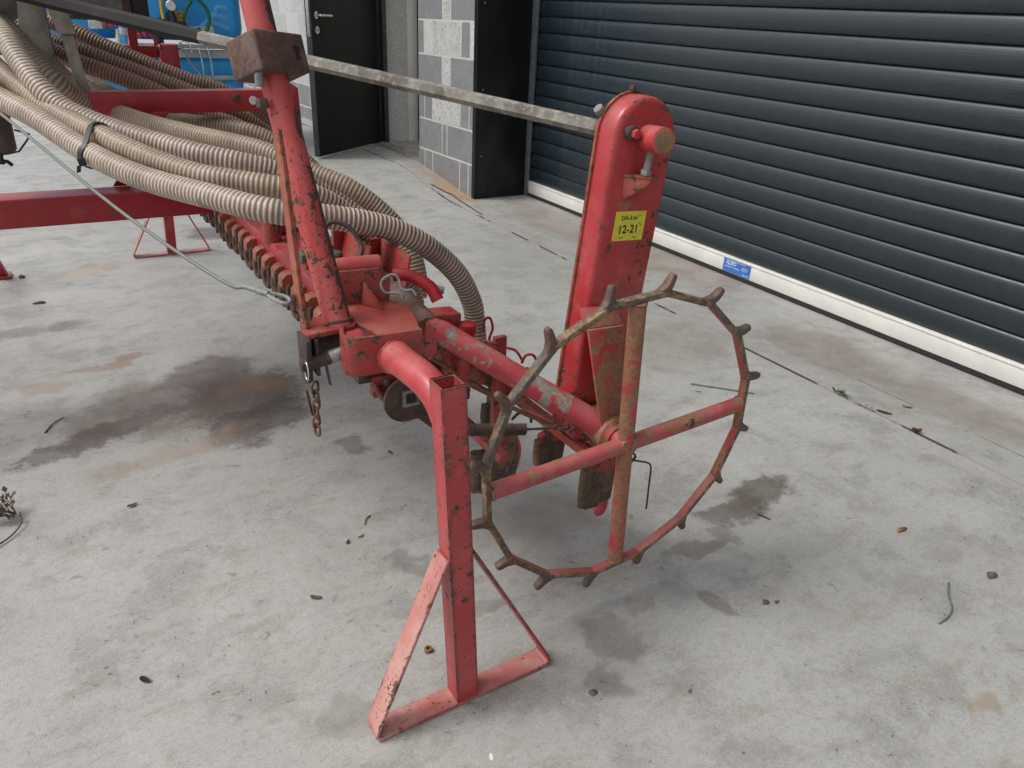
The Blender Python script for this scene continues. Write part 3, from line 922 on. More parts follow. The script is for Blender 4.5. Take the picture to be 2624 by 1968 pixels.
# ---- marker arm: leaning pole with its foot, strap and ballast block
e3 = Vector((-0.071, 0.341, 0.937)).normalized()
pb = Vector((0.380, 1.158, 0.645))
pt = Vector((0.347, 1.305, 1.026))
pole = finish(sweep([pb - e3 * 0.004, pb + e3 * 0.006, pt, Vector((0.3325, 1.376, 1.225)), Vector((0.318, 1.446, 1.42))], circ(1.0, 28), [0.0262, 0.0232, 0.0228, 0.0228, 0.0228]), 'marker_pole', 'red_pole', drill)
bo = Vector((0.318, 1.254, 1.042))
f1, f2, f3 = Vector((-0.409, 0.847, -0.339)) * 0.074, Vector((0.91, 0.407, -0.079)) * 0.097, Vector((-0.071, 0.341, 0.937)) * 0.061
blk = finish(obox(bo, f1, f2, f3, 0.004, 3), 'ballast_block', 'rust_block', pole)
nrm = -f1.normalized()
hc = bo + f2 * 0.79 + f3 * 0.50
finish(prism([hc + f2.normalized() * a + f3.normalized() * c + nrm * 0.0006 for a, c in ((-0.004, -0.011), (0.005, -0.011), (0.005, 0.004), (0.007, 0.004), (0.007, 0.010), (-0.007, 0.010), (-0.007, 0.004), (-0.004, 0.004))], -nrm * 0.0003, 0), 'key_slot', 'interior_dark', blk)
finish(hexnut(pt + Vector((-0.030, -0.028, -0.030)), e3 * -1, 0.010, 0.014), 'set_bolt', 'rust_dark', pole)
finish(cyl(pt + Vector((-0.030, -0.028, -0.012)), pt + Vector((-0.030, -0.028, 0.012)), 0.007, 12), 'set_bolt', 'zinc_dull', pole)
# strap
sp = [(0.318, 1.205, 0.956), (0.3175, 1.190, 0.915), (0.3165, 1.176, 0.86), (0.3195, 1.165, 0.72), (0.324, 1.157, 0.640), (0.322, 1.150, 0.585)]
bb = sweep(catmull(sp, 3), rect(0.0075, 0.023), ref=(1, 0.15, 0))
bevel(bb, 0.001, 1, 50)
finish(bb, 'strap', 'red_strap', pole)
# foot channel: top plate, ear and pin
ft = finish(prism([(0.312, 1.150, 0.6405), (0.318, 1.122, 0.6405), (0.400, 1.132, 0.6405), (0.414, 1.156, 0.6405), (0.400, 1.196, 0.6405), (0.352, 1.200, 0.6405)], (0, 0, 0.009), 0.002), 'arm_foot', 'red_worn', pole)
finish(prism([(0.3085, 1.108, 0.645), (0.3085, 1.160, 0.645), (0.3085, 1.160, 0.575), (0.3085, 1.150, 0.562), (0.3085, 1.128, 0.560), (0.3085, 1.114, 0.570)], (0.009, 0, 0), 0.0015), 'ear', 'rust_dark', ft)
finish(prism([(0.326, 1.118, 0.640), (0.326, 1.160, 0.640), (0.326, 1.160, 0.575), (0.326, 1.118, 0.575)], (0.006, 0, 0), 0.001), 'inner_ear', 'rust_dark', ft)
finish(prism([(0.330, 1.162, 0.640), (0.395, 1.166, 0.640), (0.395, 1.166, 0.600), (0.330, 1.162, 0.590)], (0, 0.006, 0), 0.001), 'back_web', 'rust_dark', ft)
finish(cyl((0.300, 1.121, 0.598), (0.350, 1.119, 0.605), 0.0115, 18), 'pivot_pin', 'rust_dark', ft)
finish(cyl((0.348, 1.1195, 0.605), (0.3735, 1.118, 0.610), 0.0118, 18), 'pin_sleeve', 'zinc', ft)
finish(sweep([(0.338, 1.112, 0.612), (0.341, 1.110, 0.582), (0.344, 1.110, 0.560)], rect(0.003, 0.008)), 'split_pin', 'rust_dark', ft)
ringp = [Vector((0.306, 1.110 + 0.010 * math.cos(a), 0.592 + 0.016 * math.sin(a))) for a in [2 * math.pi * i / 24 for i in range(24)]]
finish(tube(ringp, 0.0013, 8, closed=True), 'pin_ring', 'steel_bright', ft)
finish(obox((0.3045, 1.118, 0.552), (0.004, -0.010, -0.045), (0.004, 0.002, 0), (0.0, 0.010, 0), 0.001), 'ear_strip', 'rust_dark', ft)

def weld(c, axis, r, mat, parent, n=26, w=0.0030):
    c, ax = Vector(c), Vector(axis).normalized()
    u = ax.orthogonal().normalized(); v = ax.cross(u)
    pts, rr = [], []
    for i in range(n * 2):
        a = math.pi * i / n
        pts.append(c + (u * math.cos(a) + v * math.sin(a)) * (r + 0.0006 * math.sin(5 * a)))
        rr.append(w * (1.0 if i % 2 else 0.80))
    return finish(sweep(pts, circ(1.0, 8), rr, closed=True), 'weld_bead', mat, parent, 60)
weld(pb + e3 * 0.006, e3, 0.0242, 'red_strap', pole)
weld((0.4425, 1.0655, 0.610), (0.07, -1, 0), 0.0285, 'red_paint', eb)

# ---- hanging chain
ch = None
cz, cx_, cy_ = 0.5655, 0.3150, 1.098
def link_loop(c, L, W, horiz):
    pts = []
    for i in range(20):
        a = 2 * math.pi * i / 20
        z = math.sin(a) * W / 2 + math.copysign((L - W) / 2, math.sin(a)) * (1 if abs(math.sin(a)) > 1e-6 else 0)
        h = math.cos(a) * W / 2
        pts.append(Vector((h * math.cos(horiz), h * math.sin(horiz), z)) + Vector(c))
    return pts
for k in range(6):
    hz = (0.35, 1.75)[k % 2] + random.uniform(-0.2, 0.2)
    c = (cx_ - 0.0015 * k + random.uniform(-0.0008, 0.0008), cy_ - 0.0030 * k, cz - k * 0.0142)
    o = finish(tube(link_loop(c, 0.0215, 0.0140, hz), 0.0023, 8, closed=True), 'chain' if ch is None else 'chain_link', 'rust_orange' if k > 1 else 'rust_dark', drill if ch is None else ch)
    ch = ch or o

# ---- spiked ground wheel
WC = Vector((0.855, 0.925, 0.402))
yaw, tilt, ph = -0.02496, 0.0416, 1.84275
wn = Vector((-math.sin(yaw) * math.cos(tilt), math.cos(yaw) * math.cos(tilt), math.sin(tilt)))
wa = wn.cross(Vector((0, 0, 1))).normalized()
wb = wa.cross(wn)
WR = 0.308
def wpt(a, r, off=0.0):
    return WC + wa * (r * math.cos(a)) + wb * (r * math.sin(a)) + wn * off
vert = [ph - i * 2 * math.pi / 16 for i in range(16)]
wheel = finish(cyl(wpt(0, 0, -0.014), wpt(0, 0, 0.030), 0.021, 24, 0.002), 'spiked_wheel', 'red_mud', drill)
rs = random.Random(3)
for i in range(16):
    a0, a1 = vert[i], vert[(i + 1) % 16]
    if a1 > a0: a1 -= 2 * math.pi
    am = (a0 + a1) / 2
    r1_ = WR + rs.uniform(-0.003, 0.003)
    p0, p1 = wpt(a0, WR), wpt(a1, WR)
    d = (p1 - p0).normalized()
    rad = (wpt(am, 1) - WC).normalized()
    # bar: slightly rounded flat; inner face keeps paint, the outside is rusty
    b = obox(p0 - d * 0.001 - rad * 0.0055 - wn * 0.0095, (p1 - p0) + d * 0.002, rad * 0.0122, wn * 0.019, 0.003, 2)
    for f in b.faces:
        f.material_index = 1 if (f.normal.dot(rad) < -0.7 and (i in range(2, 14))) else 0
    finish(b, 'rim_bar', ['rust_rim', 'red_mud'], wheel)
    # spike: rod that leaves the end of the bar and bends outwards
    er = (wpt(a1, 1) - WC).normalized()
    et = (p1 - p0).normalized()
    k_ = rs.uniform(0.9, 1.1)
    sp_ = catmull([p1 - et * 0.026 + er * 0.0030, p1 - et * 0.012 + er * 0.0045, p1 - et * 0.001 + er * 0.0105, p1 + et * 0.004 * k_ + er * 0.0215, p1 + et * 0.008 * k_ + er * 0.0335 * k_], 4)
    n_ = len(sp_)
    rr = [0.0082 + 0.0008 * math.sin(math.pi * j / (n_ - 1)) for j in range(n_)]
    rr[-6:] = [0.0086, 0.0084, 0.0081, 0.0077, 0.0070, 0.0046]
    rr[:5] = [0.0040, 0.0052, 0.0062, 0.0070, 0.0076]
    finish(sweep(sp_, [(u * 0.92, v * 1.10) for u, v in ((1, 0.45), (0.7, 0.85), (0, 1), (-0.7, 0.85), (-1, 0.45), (-1, -0.45), (-0.7, -0.85), (0, -1), (0.7, -0.85), (1, -0.45))], rr, ref=er), 'spike', 'rust_spike', wheel)
for j, (i0, mt) in enumerate(((0, 'red_mud_heavy'), (4, 'red_mud'), (8, 'red_mud_heavy'), (12, 'red_mud'))):
    am = (vert[i0] - math.pi / 16)
    rim_in = WR * math.cos(math.pi / 16) - 0.004
    finish(cyl(wpt(am, 0.002), wpt(am, rim_in), 0.0158, 22, 0.001), 'spoke', mt, wheel)
    weld(wpt(am, rim_in - 0.003), wpt(am, 1) - WC, 0.0152, 'rust_rim', wheel, 18, 0.0026)

# ---- axle boss, bracket plate and swing arm
weld(wpt(0, 0, 0.033), wn, 0.030, 'red_mud_heavy', wheel)
boss = finish(sweep([wpt(0, 0, 0.022), wpt(0, 0, 0.030), wpt(0, 0, 0.034), wpt(0, 0, 0.100), wpt(0, 0, 0.104)], circ(1.0, 28), [0.026, 0.030, 0.037, 0.037, 0.034]), 'axle_boss', 'red_mud_heavy', drill)
arm_pts = [(0.551, 1.172, 0.607), (0.575, 1.157, 0.597), (0.70, 1.075, 0.512), (0.838, 0.988, 0.418)]
arm = finish(sweep(arm_pts, circ(1.0, 28), [0.0215, 0.0235, 0.0235, 0.0245]), 'swing_arm', 'red_arm', drill)
arm_lug = finish(prism([(0.540, 1.150, 0.625), (0.560, 1.142, 0.610), (0.560, 1.142, 0.560), (0.548, 1.147, 0.548), (0.536, 1.152, 0.560)], (0.006, 0.010, 0), 0.0015), 'lug', 'red_paint', arm)
finish(sweep([(0.566, 1.500, 0.624), (0.560, 1.33, 0.6225), (0.5545, 1.185, 0.6135), (0.553, 1.168, 0.609)], circ(1.0, 24), [0.0215, 0.0215, 0.0215, 0.0205]), 'pivot_shaft', 'rust_shaft', drill)
gp = [(0.786, 0.984, 0.627), (0.876, 0.990, 0.620), (0.893, 0.972, 0.428), (0.882, 0.966, 0.385), (0.845, 0.964, 0.380), (0.826, 0.968, 0.430)]
gus = finish(prism(gp, (0.0003, 0.007, 0.0005), 0.0015), 'axle_bracket', 'red_mud_heavy', drill)
finish(prism([(0.787, 0.991, 0.628), (0.876, 0.997, 0.621), (0.878, 1.022, 0.652), (0.789, 1.018, 0.660)], (0, 0.002, -0.006), 0.001), 'top_flange', 'red_mud', gus)

# ---- chain case: rounded sheet-steel box between axle and drive shaft
def stadium(c0, c1, r0, r1, n=14):
    c0, c1 = Vector(c0), Vector(c1)           # in XZ
    d = (c1 - c0)
    a = math.atan2(d.y, d.x)
    out = []
    for i in range(n + 1):
        t = a - math.pi / 2 + math.pi * i / n
        out.append((c1.x + r1 * math.cos(t), c1.y + r1 * math.sin(t)))
    for i in range(n + 1):
        t = a + math.pi / 2 + math.pi * i / n
        out.append((c0.x + r0 * math.cos(t), c0.y + r0 * math.sin(t)))
    return out
CF, CB = 1.028, 1.078
c0, c1 = (0.858, 0.418), (0.908, 0.950)
def case_shell(y0, y1, grow, round_):
    out = stadium(c0, c1, 0.0675 + grow, 0.0705 + grow)
    b = bmesh.new()
    N = len(out)
    layers = []
    cx = sum(p[0] for p in out) / N; czz = sum(p[1] for p in out) / N
    def lay(y, ins):
        o2 = stadium(c0, c1, 0.0675 + grow - ins, 0.0705 + grow - ins)
        layers.append([b.verts.new((x, y, z)) for x, z in o2])
    lay(y0, round_ * 1.0); lay(y0 + round_ * 0.15, round_ * 0.45); lay(y0 + round_ * 0.45, round_ * 0.15); lay(y0 + round_, 0); lay(y1, 0)
    for a, c in zip(layers, layers[1:]):
        for i in range(N):
            b.faces.new([a[i], a[(i + 1) % N], c[(i + 1) % N], c[i]])
    b.faces.new(layers[0]); b.faces.new(list(reversed(layers[-1])))
    return b
case = finish(case_shell(CF, CB, 0.0, 0.012), 'chain_case', 'red_case', drill, 50)
finish(case_shell(CB - 0.006, CB, 0.0045, 0.0008), 'flange', 'red_strap', case)
finish(case_shell(CB + 0.0002, CB + 0.007, -0.002, 0.002), 'back_cover', 'red_case', case)
# output shaft stub with collar, bolt, adjuster screw and bracket
sa, sb = Vector((0.908, CF, 0.952)), Vector((0.886, 0.958, 0.957))
stub = finish(sweep([sa, sa + (sb - sa) * 0.7, sa + (sb - sa) * 0.72, sb, sb + (sb - sa) * 0.02], circ(1.0, 28), [0.0225, 0.0225, 0.0215, 0.0215, 0.0195]), 'shaft_stub', 'red_paint', case)
finish(cyl(sb + (sb - sa) * 0.02, sb + (sb - sa) * 0.05, 0.018, 24, 0.003), 'shaft_end', 'rust_shaft', stub)
nb = Vector((0.868, CF, 0.962))
finish(cyl(nb, nb + Vector((-0.001, -0.016, 0)), 0.0125, 18, 0.002), 'bolt', 'rust_dark', case)
finish(hexnut(nb + Vector((-0.001, -0.016, 0)), (0, -1, 0), 0.0085, 0.010), 'bolt_nut', 'red_paint', case)
finish(cyl((0.8985, 1.001, 0.936), (0.8955, 1.004, 0.893), 0.0063, 14), 'adjuster_screw', 'zinc_dull', case)
finish(hexnut((0.8958, 1.0038, 0.902), (-0.003, 0.003, -0.043), 0.0100, 0.009), 'adjuster_nut', 'zinc_dull', case)
ab = finish(prism([(0.866, CF + 0.002, 0.886), (0.866, CF + 0.002, 0.845), (0.882, CF - 0.016, 0.860), (0.893, CF - 0.028, 0.872), (0.900, CF - 0.036, 0.886)], (0.006, 0.002, 0), 0.001), 'adjuster_bracket', 'red_strap', case)
finish(prism([(0.866, CF + 0.002, 0.8865), (0.900, CF - 0.036, 0.8865), (0.924, CF - 0.026, 0.884), (0.916, CF + 0.002, 0.884)], (0, 0, 0.006), 0.001), 'shelf', 'red_strap', ab)
finish(hexnut((0.905, CB - 0.004, 1.0245), (0, 0, 1), 0.006, 0.009), 'top_bolt', 'rust_dark', case)
finish(cyl((0.846, CB + 0.004, 0.990), (0.838, CB + 0.004, 0.997), 0.009, 14), 'side_bolt', 'zinc_dull', case)
# yellow sticker on the case
SY = CF - 0.0009
stk = finish(prism([(0.8585, SY, 0.8270), (0.9295, SY, 0.8240), (0.9245, SY, 0.7705), (0.8535, SY, 0.7740)], (0, 0.0006, 0), 0), 'sticker', 'sticker_yellow', case)
rr_, uu_ = (0.9991, 0, -0.042), (0.080, 0, 1.0)
TY = SY - 0.0004
text_mesh('sticker_print', 'DA-3.m', 0.0112, (0.8895, TY, 0.8135), rr_, uu_, 'paint_print', stk, 0.00025)
text_mesh('sticker_print', '12-21', 0.0210, (0.8895, TY, 0.7925), rr_, uu_, 'paint_print', stk, 0.0004)
text_mesh('sticker_print', 'unten', 0.0048, (0.8745, TY, 0.7788), rr_, uu_, 'paint_print', stk)
text_mesh('sticker_print', 'oben', 0.0048, (0.9050, TY, 0.7775), rr_, uu_, 'paint_print', stk)
finish(sweep([(0.9090, TY, 0.8135), (0.9110, TY, 0.8150), (0.9140, TY, 0.8165), (0.9170, TY, 0.8172)], rect(0.0010, 0.0002), ref=(0, 0, 1)), 'sticker_scratch', 'twig_bark', stk)
finish(sweep([(0.9130, TY, 0.8035), (0.9160, TY, 0.8010), (0.9200, TY, 0.7980)], rect(0.0012, 0.0002), ref=(0, 0, 1)), 'sticker_scratch', 'twig_bark', stk)

# ---- hexagonal drive shaft running to the metering unit
hexp = [(0.862, 1.066, 0.960), (0.510, 1.601, 1.032), (0.383, 1.790, 1.058), (0.127, 2.181, 1.113), (0.03, 2.33, 1.135)]
finish(sweep(hexp, circ(0.0135, 6, 0.25)), 'drive_shaft', 'bar_weathered', drill, 25)
finish(sweep([(0.345, 1.848, 1.0661), (0.30, 1.917, 1.0758), (0.127, 2.181, 1.113), (0.03, 2.33, 1.135)], circ(1.0, 6, 0.25), [0.0142, 0.0165, 0.0165, 0.0165]), 'shaft_far_section', 'shaft_dark', drill, 25)  # far part of the shaft, drawn slightly thicker and near-black

# ---- pivot clip (bent wire)
cp = [(0.498, 1.154, 0.676), (0.499, 1.156, 0.681), (0.490, 1.164, 0.685), (0.475, 1.173, 0.684), (0.470, 1.182, 0.694), (0.475, 1.185, 0.705), (0.489, 1.181, 0.713), (0.497, 1.174, 0.711), (0.499, 1.168, 0.702), (0.500, 1.162, 0.692), (0.505, 1.157, 0.689), (0.515, 1.151, 0.690), (0.520, 1.143, 0.682)]
finish(tube(cp, 0.0027, 10, smooth=5), 'spring_clip', 'zinc_dull', drill)
# red lever guard behind the clip, and black threaded stud
lg = [(0.520, 1.245, 0.690), (0.545, 1.230, 0.690), (0.575, 1.205, 0.672), (0.585, 1.190, 0.648)]
finish(tube(lg, 0.012, 14, smooth=4), 'guard_bar', 'red_plastic_deep', drill)
finish(cyl((0.588, 1.215, 0.663), (0.606, 1.206, 0.660), 0.0075, 14), 'threaded_stud', 'zinc_dull', drill)
# tension spring and coil behind the pole
def coil(a, b, r, wire, turns, name, mat, parent):
    a, b = Vector(a), Vector(b)
    ax = (b - a).normalized()
    n = (Vector((0, 0, 1)) - ax * ax.z).normalized()
    m = ax.cross(n)
    pts = []
    for i in range(turns * 14 + 1):
        t = i / (turns * 14)
        an = 2 * math.pi * turns * t
        pts.append(a + (b - a) * t + n * (r * math.cos(an)) + m * (r * math.sin(an)))
    return finish(tube(pts, wire, 7), name, mat, parent)
coil((0.440, 1.300, 0.700), (0.490, 1.290, 0.700), 0.014, 0.0036, 6, 'coil_spring', 'zinc', drill)
hk = [(0.430, 1.36, 0.700), (0.432, 1.38, 0.740), (0.455, 1.39, 0.762), (0.485, 1.375, 0.752), (0.500, 1.35, 0.715), (0.475, 1.34, 0.690), (0.445, 1.35, 0.690)]
finish(tube(hk, 0.0048, 10, smooth=5), 'spring_hook', 'rust_dark', drill)
finish(cyl((0.425, 1.30, 0.665), (0.425, 1.30, 0.730), 0.018, 18, 0.004), 'spring_post', 'rust_dark', drill)

# ---- row units behind the toolbar
# carrier bars running the width of the machine
finish(obox((0.815, 0.985, 0.340), (0.026, 0, 0), (0, 2.3, 0), (0, 0, 0.020), 0.003), 'carrier_bar', 'red_worn', drill)
finish(obox((0.790, 1.074, 0.405), (0.022, 0, 0), (0, 1.9, 0), (0, 0, 0.020), 0.003), 'carrier_bar', 'red_mud', drill)
finish(obox((0.600, 1.120, 0.500), (0.020, 0, 0), (0, 2.4, 0), (0, 0, 0.060), 0.003), 'link_bar', 'red_worn', drill)
finish(obox((0.650, 1.05, 0.345), (0.022, 0, 0), (0, 2.1, 0), (0, 0, 0.020), 0.003), 'carrier_bar', 'red_worn', drill)

def shoe(x, y, ztop, zbot, w, mat_top, name='opener_shoe', thick=0.016):
    """opener: wedge-nosed blade with wings; hangs in the XZ plane"""
    h = ztop - zbot
    pl = [(x, y, ztop), (x + w, y, ztop), (x + w * 1.02, y, ztop - h * 0.35), (x + w * 0.96, y, zbot + h * 0.06), (x + w * 0.62, y, zbot + h * 0.02), (x + w * 0.58, y, zbot + h * 0.05),
          (x + w * 0.55, y, zbot - h * 0.04), (x + w * 0.10, y, zbot - h * 0.02), (x - w * 0.01, y, zbot + h * 0.10), (x - w * 0.005, y, ztop - h * 0.3)]
    o = finish(prism(pl, (0, thick, 0), 0.0025, 2), name, 'rust_shoe', drill)
    finish(prism([(x + w * 0.30, y - 0.003, ztop + 0.028), (x + w * 0.95, y - 0.003, ztop + 0.028), (x + w * 0.95, y - 0.003, ztop - h * 0.18), (x + w * 0.30, y - 0.003, ztop - h * 0.18)], (0, thick + 0.006, 0), 0.002), 'shoe_bracket', mat_top, o)
    # rolled leading edge
    finish(sweep([(x + 0.004, y + thick / 2, ztop), (x + 0.002, y + thick / 2, (ztop + zbot) / 2), (x + 0.004, y + thick / 2, zbot + h * 0.05)], circ(thick * 0.62, 12)), 'leading_edge', 'rust_shoe', o)
    return o

def boot(x, y, z, s=1.0, par=None, name='seed_boot'):
    pts = [(x, y, z + 0.06 * s), (x + 0.010 * s, y, z + 0.03 * s), (x + 0.004 * s, y - 0.004, z), (x - 0.014 * s, y - 0.006, z - 0.018 * s)]
    return finish(sweep(catmull(pts, 4), [(u * 1.0, v * 0.55) for u, v in circ(1.0, 14)], [0.015 * s] * 4 + [0.016 * s] * 4 + [0.017 * s] * 3 + [0.014 * s, 0.007 * s]), name, 'red_plastic', par or drill)

A_ = shoe(0.908, 1.100, 0.232, 0.118, 0.088, 'red_worn')
boot(0.985, 1.130, 0.088, 1.0)
B_ = shoe(0.845, 1.200, 0.265, 0.200, 0.075, 'rust_shoe')
boot(0.865, 1.215, 0.210, 1.1)
D_ = shoe(0.760, 1.300, 0.330, 0.275, 0.040, 'rust_shoe')
C_ = shoe(0.640, 1.120, 0.330, 0.235, 0.098, 'rust_shoe', thick=0.022)
boot(0.735, 1.150, 0.270, 1.1)
for k in range(1, 6):                                     # farther units seen between the bars
    shoe(0.79, 1.42 + 0.14 * k, 0.33, 0.20, 0.075, 'red_worn')
# vertical legs that tie bars and shoes
for x, y, z0, z1 in ((0.905, 1.096, 0.235, 0.345), (0.880, 1.195, 0.262, 0.362), (0.775, 1.295, 0.325, 0.50), (0.670, 1.118, 0.328, 0.50)):
    finish(box(x, x + 0.030, y - 0.004, y + 0.010, z0, z1, 0.002), 'unit_leg', 'red_worn', drill)
# red caps of the seed inlets under the hoses
for x, y, z in ((0.640, 1.262, 0.582), (0.672, 1.232, 0.562), (0.812, 1.437, 0.395), (0.700, 1.53, 0.47)):
    cpx = finish(sweep([(x - 0.004, y + 0.006, z - 0.045), (x - 0.002, y + 0.003, z - 0.012), (x, y, z), (x + 0.001, y, z + 0.010), (x + 0.001, y, z + 0.014)], circ(1.0, 20), [0.019, 0.020, 0.0215, 0.019, 0.010]), 'seed_inlet', 'red_plastic_deep', drill)
for pts in ([(0.805, 1.400, 0.470), (0.806, 1.396, 0.500), (0.818, 1.392, 0.505), (0.824, 1.388, 0.480), (0.815, 1.386, 0.452), (0.83, 1.37, 0.44), (0.86, 1.345, 0.435), (0.875, 1.33, 0.41)],
            [(0.872, 1.330, 0.405), (0.880, 1.325, 0.425), (0.896, 1.318, 0.425), (0.903, 1.312, 0.405), (0.892, 1.312, 0.392), (0.876, 1.316, 0.396), (0.872, 1.322, 0.380)],
            [(0.93, 1.24, 0.372), (0.945, 1.23, 0.382), (0.955, 1.22, 0.365)]):
    finish(tube(pts, 0.0032, 8, smooth=5), 'pull_wire', 'red_plastic_deep', drill)
# rusty cam plate with the square grey tube, behind the stand
dp = []
for i in range(16):
    a = math.radians(60 + i * 15)
    dp.append((0.506 + 0.047 * math.cos(a), 1.16, 0.470 + 0.047 * math.sin(a)))
dp += [(0.528, 1.16, 0.424), (0.560, 1.16, 0.392), (0.600, 1.16, 0.378), (0.625, 1.16, 0.400), (0.600, 1.16, 0.470), (0.545, 1.16, 0.515)]
cam_ = finish(prism(dp, (0, 0.008, 0), 0.0015), 'cam_plate', 'rust_dark', drill)
b = bmesh.new()
cxq, czq, hw, hi = 0.511, 0.476, 0.0165, 0.011
oq = [[b.verts.new((cxq + sx * w, y, czq + sz * w + sx * w * 0.0)) for sx, sz in ((-1, -1), (1, -1), (1, 1), (-1, 1))] for y, w in ((1.160, hw), (1.152, hw), (1.152, hi), (1.20, hi))]
for a_, c_ in zip(oq, oq[1:]):
    for i in range(4):
        b.faces.new([a_[i], a_[(i + 1) % 4], c_[(i + 1) % 4], c_[i]])
b.faces.new(oq[-1])
finish(b, 'square_socket', 'zinc_dull', cam_)
finish(box(0.425, 0.455, 1.20, 1.26, 0.50, 0.56, 0.004), 'hanger_plate', 'rust_dark', drill)
finish(box(0.452, 0.60, 1.195, 1.215, 0.468, 0.512, 0.003), 'unit_hanger', 'red_worn', drill)
finish(tube([(0.452, 1.19, 0.500), (0.468, 1.18, 0.470), (0.490, 1.175, 0.455)], 0.006, 10, smooth=3), 'hanger_hook', 'rust_orange', drill)
# extension spring with its chain
coil((0.550, 1.004, 0.472), (0.672, 1.002, 0.443), 0.0098, 0.0019, 30, 'extension_spring', 'rust_dark', drill)
finish(tube([(0.672, 1.002, 0.443), (0.707, 1.001, 0.436), (0.743, 1.001, 0.430)], 0.0026, 8), 'spring_rod', 'rust_dark', drill)
for k in range(4):
    c = (0.743 + 0.011 * k, 1.001 - 0.001 * k, 0.430 - 0.001 * k - 0.00075 * k * k)
    pts = [Vector(c) + Vector((0.008 * math.cos(a), 0.0045 * math.sin(a) * (k % 2), 0.0045 * math.sin(a) * (1 - k % 2))) for a in [2 * math.pi * i / 14 for i in range(14)]]
    finish(tube(pts, 0.0016, 6, closed=True), 'spring_chain_link', 'rust_dark', drill)
# harrow tine (bent spring wire) behind the wheel hub
tn = finish(tube([(0.991, 1.085, 0.262), (1.008, 1.08, 0.262), (1.024, 1.075, 0.252), (1.026, 1.073, 0.240), (1.001, 1.078, 0.238)], 0.0024, 8, smooth=4), 'harrow_tine', 'wire_dark', drill)
finish(tube([(0.996, 1.08, 0.244), (1.036, 1.07, 0.232), (1.062, 1.065, 0.222), (1.072, 1.064, 0.205), (1.076, 1.066, 0.150), (1.080, 1.068, 0.095), (1.077, 1.066, 0.088)], 0.0022, 8, smooth=5), 'wire', 'wire_dark', tn)
finish(tube([(1.026, 1.073, 0.245), (1.011, 1.085, 0.195), (0.998, 1.10, 0.160)], 0.0022, 8, smooth=3), 'wire', 'wire_dark', tn)
finish(prism([(0.991, 1.075, 0.300), (1.016, 1.072, 0.310), (1.026, 1.071, 0.290), (1.014, 1.073, 0.262), (0.991, 1.075, 0.258)], (0, 0.006, 0), 0.001), 'tine_bracket', 'rust_dark', drill)
finish(prism([(0.585, 1.170, 0.590), (0.690, 1.140, 0.560), (0.700, 1.140, 0.510), (0.660, 1.15, 0.470), (0.585, 1.170, 0.500)], (0.002, 0.010, 0), 0.002), 'side_plate', 'red_paint', drill)
finish(box(0.632, 0.672, 1.150, 1.200, 0.470, 0.520, 0.004), 'dusty_bracket', 'red_mud_heavy', drill)
finish(obox((0.560, 1.30, 0.610), (0.006, 0, 0), (0, 0.16, 0.0), (0.03, 0.03, 0.085), 0.001), 'unit_side', 'red_worn', drill)
finish(obox((0.500, 1.36, 0.610), (0.006, 0, 0), (0, 0.16, 0.0), (0.03, 0.03, 0.095), 0.001), 'unit_side', 'red_worn', drill)
finish(obox((0.470, 1.30, 0.602), (0.110, 0, 0), (0, 0.30, 0.0), (0, 0, 0.012), 0.001), 'unit_base', 'red_worn', drill)
finish(obox((0.560, 1.255, 0.560), (0.10, -0.02, 0), (0, 0.05, 0.0), (0, 0, 0.035), 0.003), 'unit_link', 'red_worn', drill)
finish(hexnut((0.668, 1.145, 0.495), (0, -1, 0), 0.010, 0.010), 'bolt_head', 'rust_orange', drill)
finish(hexnut((0.478, 1.195, 0.498), (0, -1, 0), 0.007, 0.007), 'bolt_head', 'nut_green', drill)
for q in range(4):                                        # down-pressure springs and their rods
    yy = 1.20 + 0.13 * q
    coil((0.700, yy, 0.470), (0.735, yy, 0.400), 0.009, 0.0020, 14, 'pressure_spring', 'rust_dark', drill)
    finish(cyl((0.680, yy, 0.510), (0.752, yy, 0.366), 0.0042, 10), 'spring_rod', 'rust_orange', drill)
    finish(obox((0.610, yy + 0.020, 0.500), (0.185, 0, -0.130), (0, 0.007, 0), (0.004, 0, 0.024), 0.001), 'parallel_link', 'red_worn', drill)
    finish(obox((0.618, yy + 0.050, 0.468), (0.170, 0, -0.120), (0, 0.007, 0), (0.003, 0, 0.016), 0.001), 'parallel_link', 'red_mud', drill)
    finish(hexnut((0.788, yy + 0.019, 0.384), (0, -1, 0), 0.008, 0.008), 'bolt_head', 'rust_dark', drill)
finish(tube([(0.56, 1.16, 0.545), (0.62, 1.13, 0.50), (0.70, 1.09, 0.44), (0.79, 1.05, 0.39)], 0.0045, 10, smooth=4), 'control_rod', 'rust_orange', drill)
finish(tube([(0.845, 1.22, 0.38), (0.838, 1.21, 0.40), (0.826, 1.20, 0.405), (0.818, 1.19, 0.39)], 0.0025, 8, smooth=4), 'wire_hook', 'wire_dark', drill)
finish(tube([(0.718, 1.12, 0.395), (0.73, 1.11, 0.412), (0.748, 1.10, 0.405), (0.752, 1.10, 0.39)], 0.003, 8, smooth=4), 'wire_hook', 'wire_dark', drill)
finish(prism([(0.560, 1.46, 0.700), (0.640, 1.50, 0.690), (0.640, 1.50, 0.590), (0.545, 1.46, 0.590)], (0.004, 0.010, 0), 0.002), 'unit_plate', 'red_frame', drill)
finish(prism([(0.500, 1.52, 0.740), (0.585, 1.56, 0.690), (0.585, 1.56, 0.600), (0.500, 1.52, 0.600)], (0.004, 0.010, 0), 0.002), 'unit_plate', 'red_worn', drill)

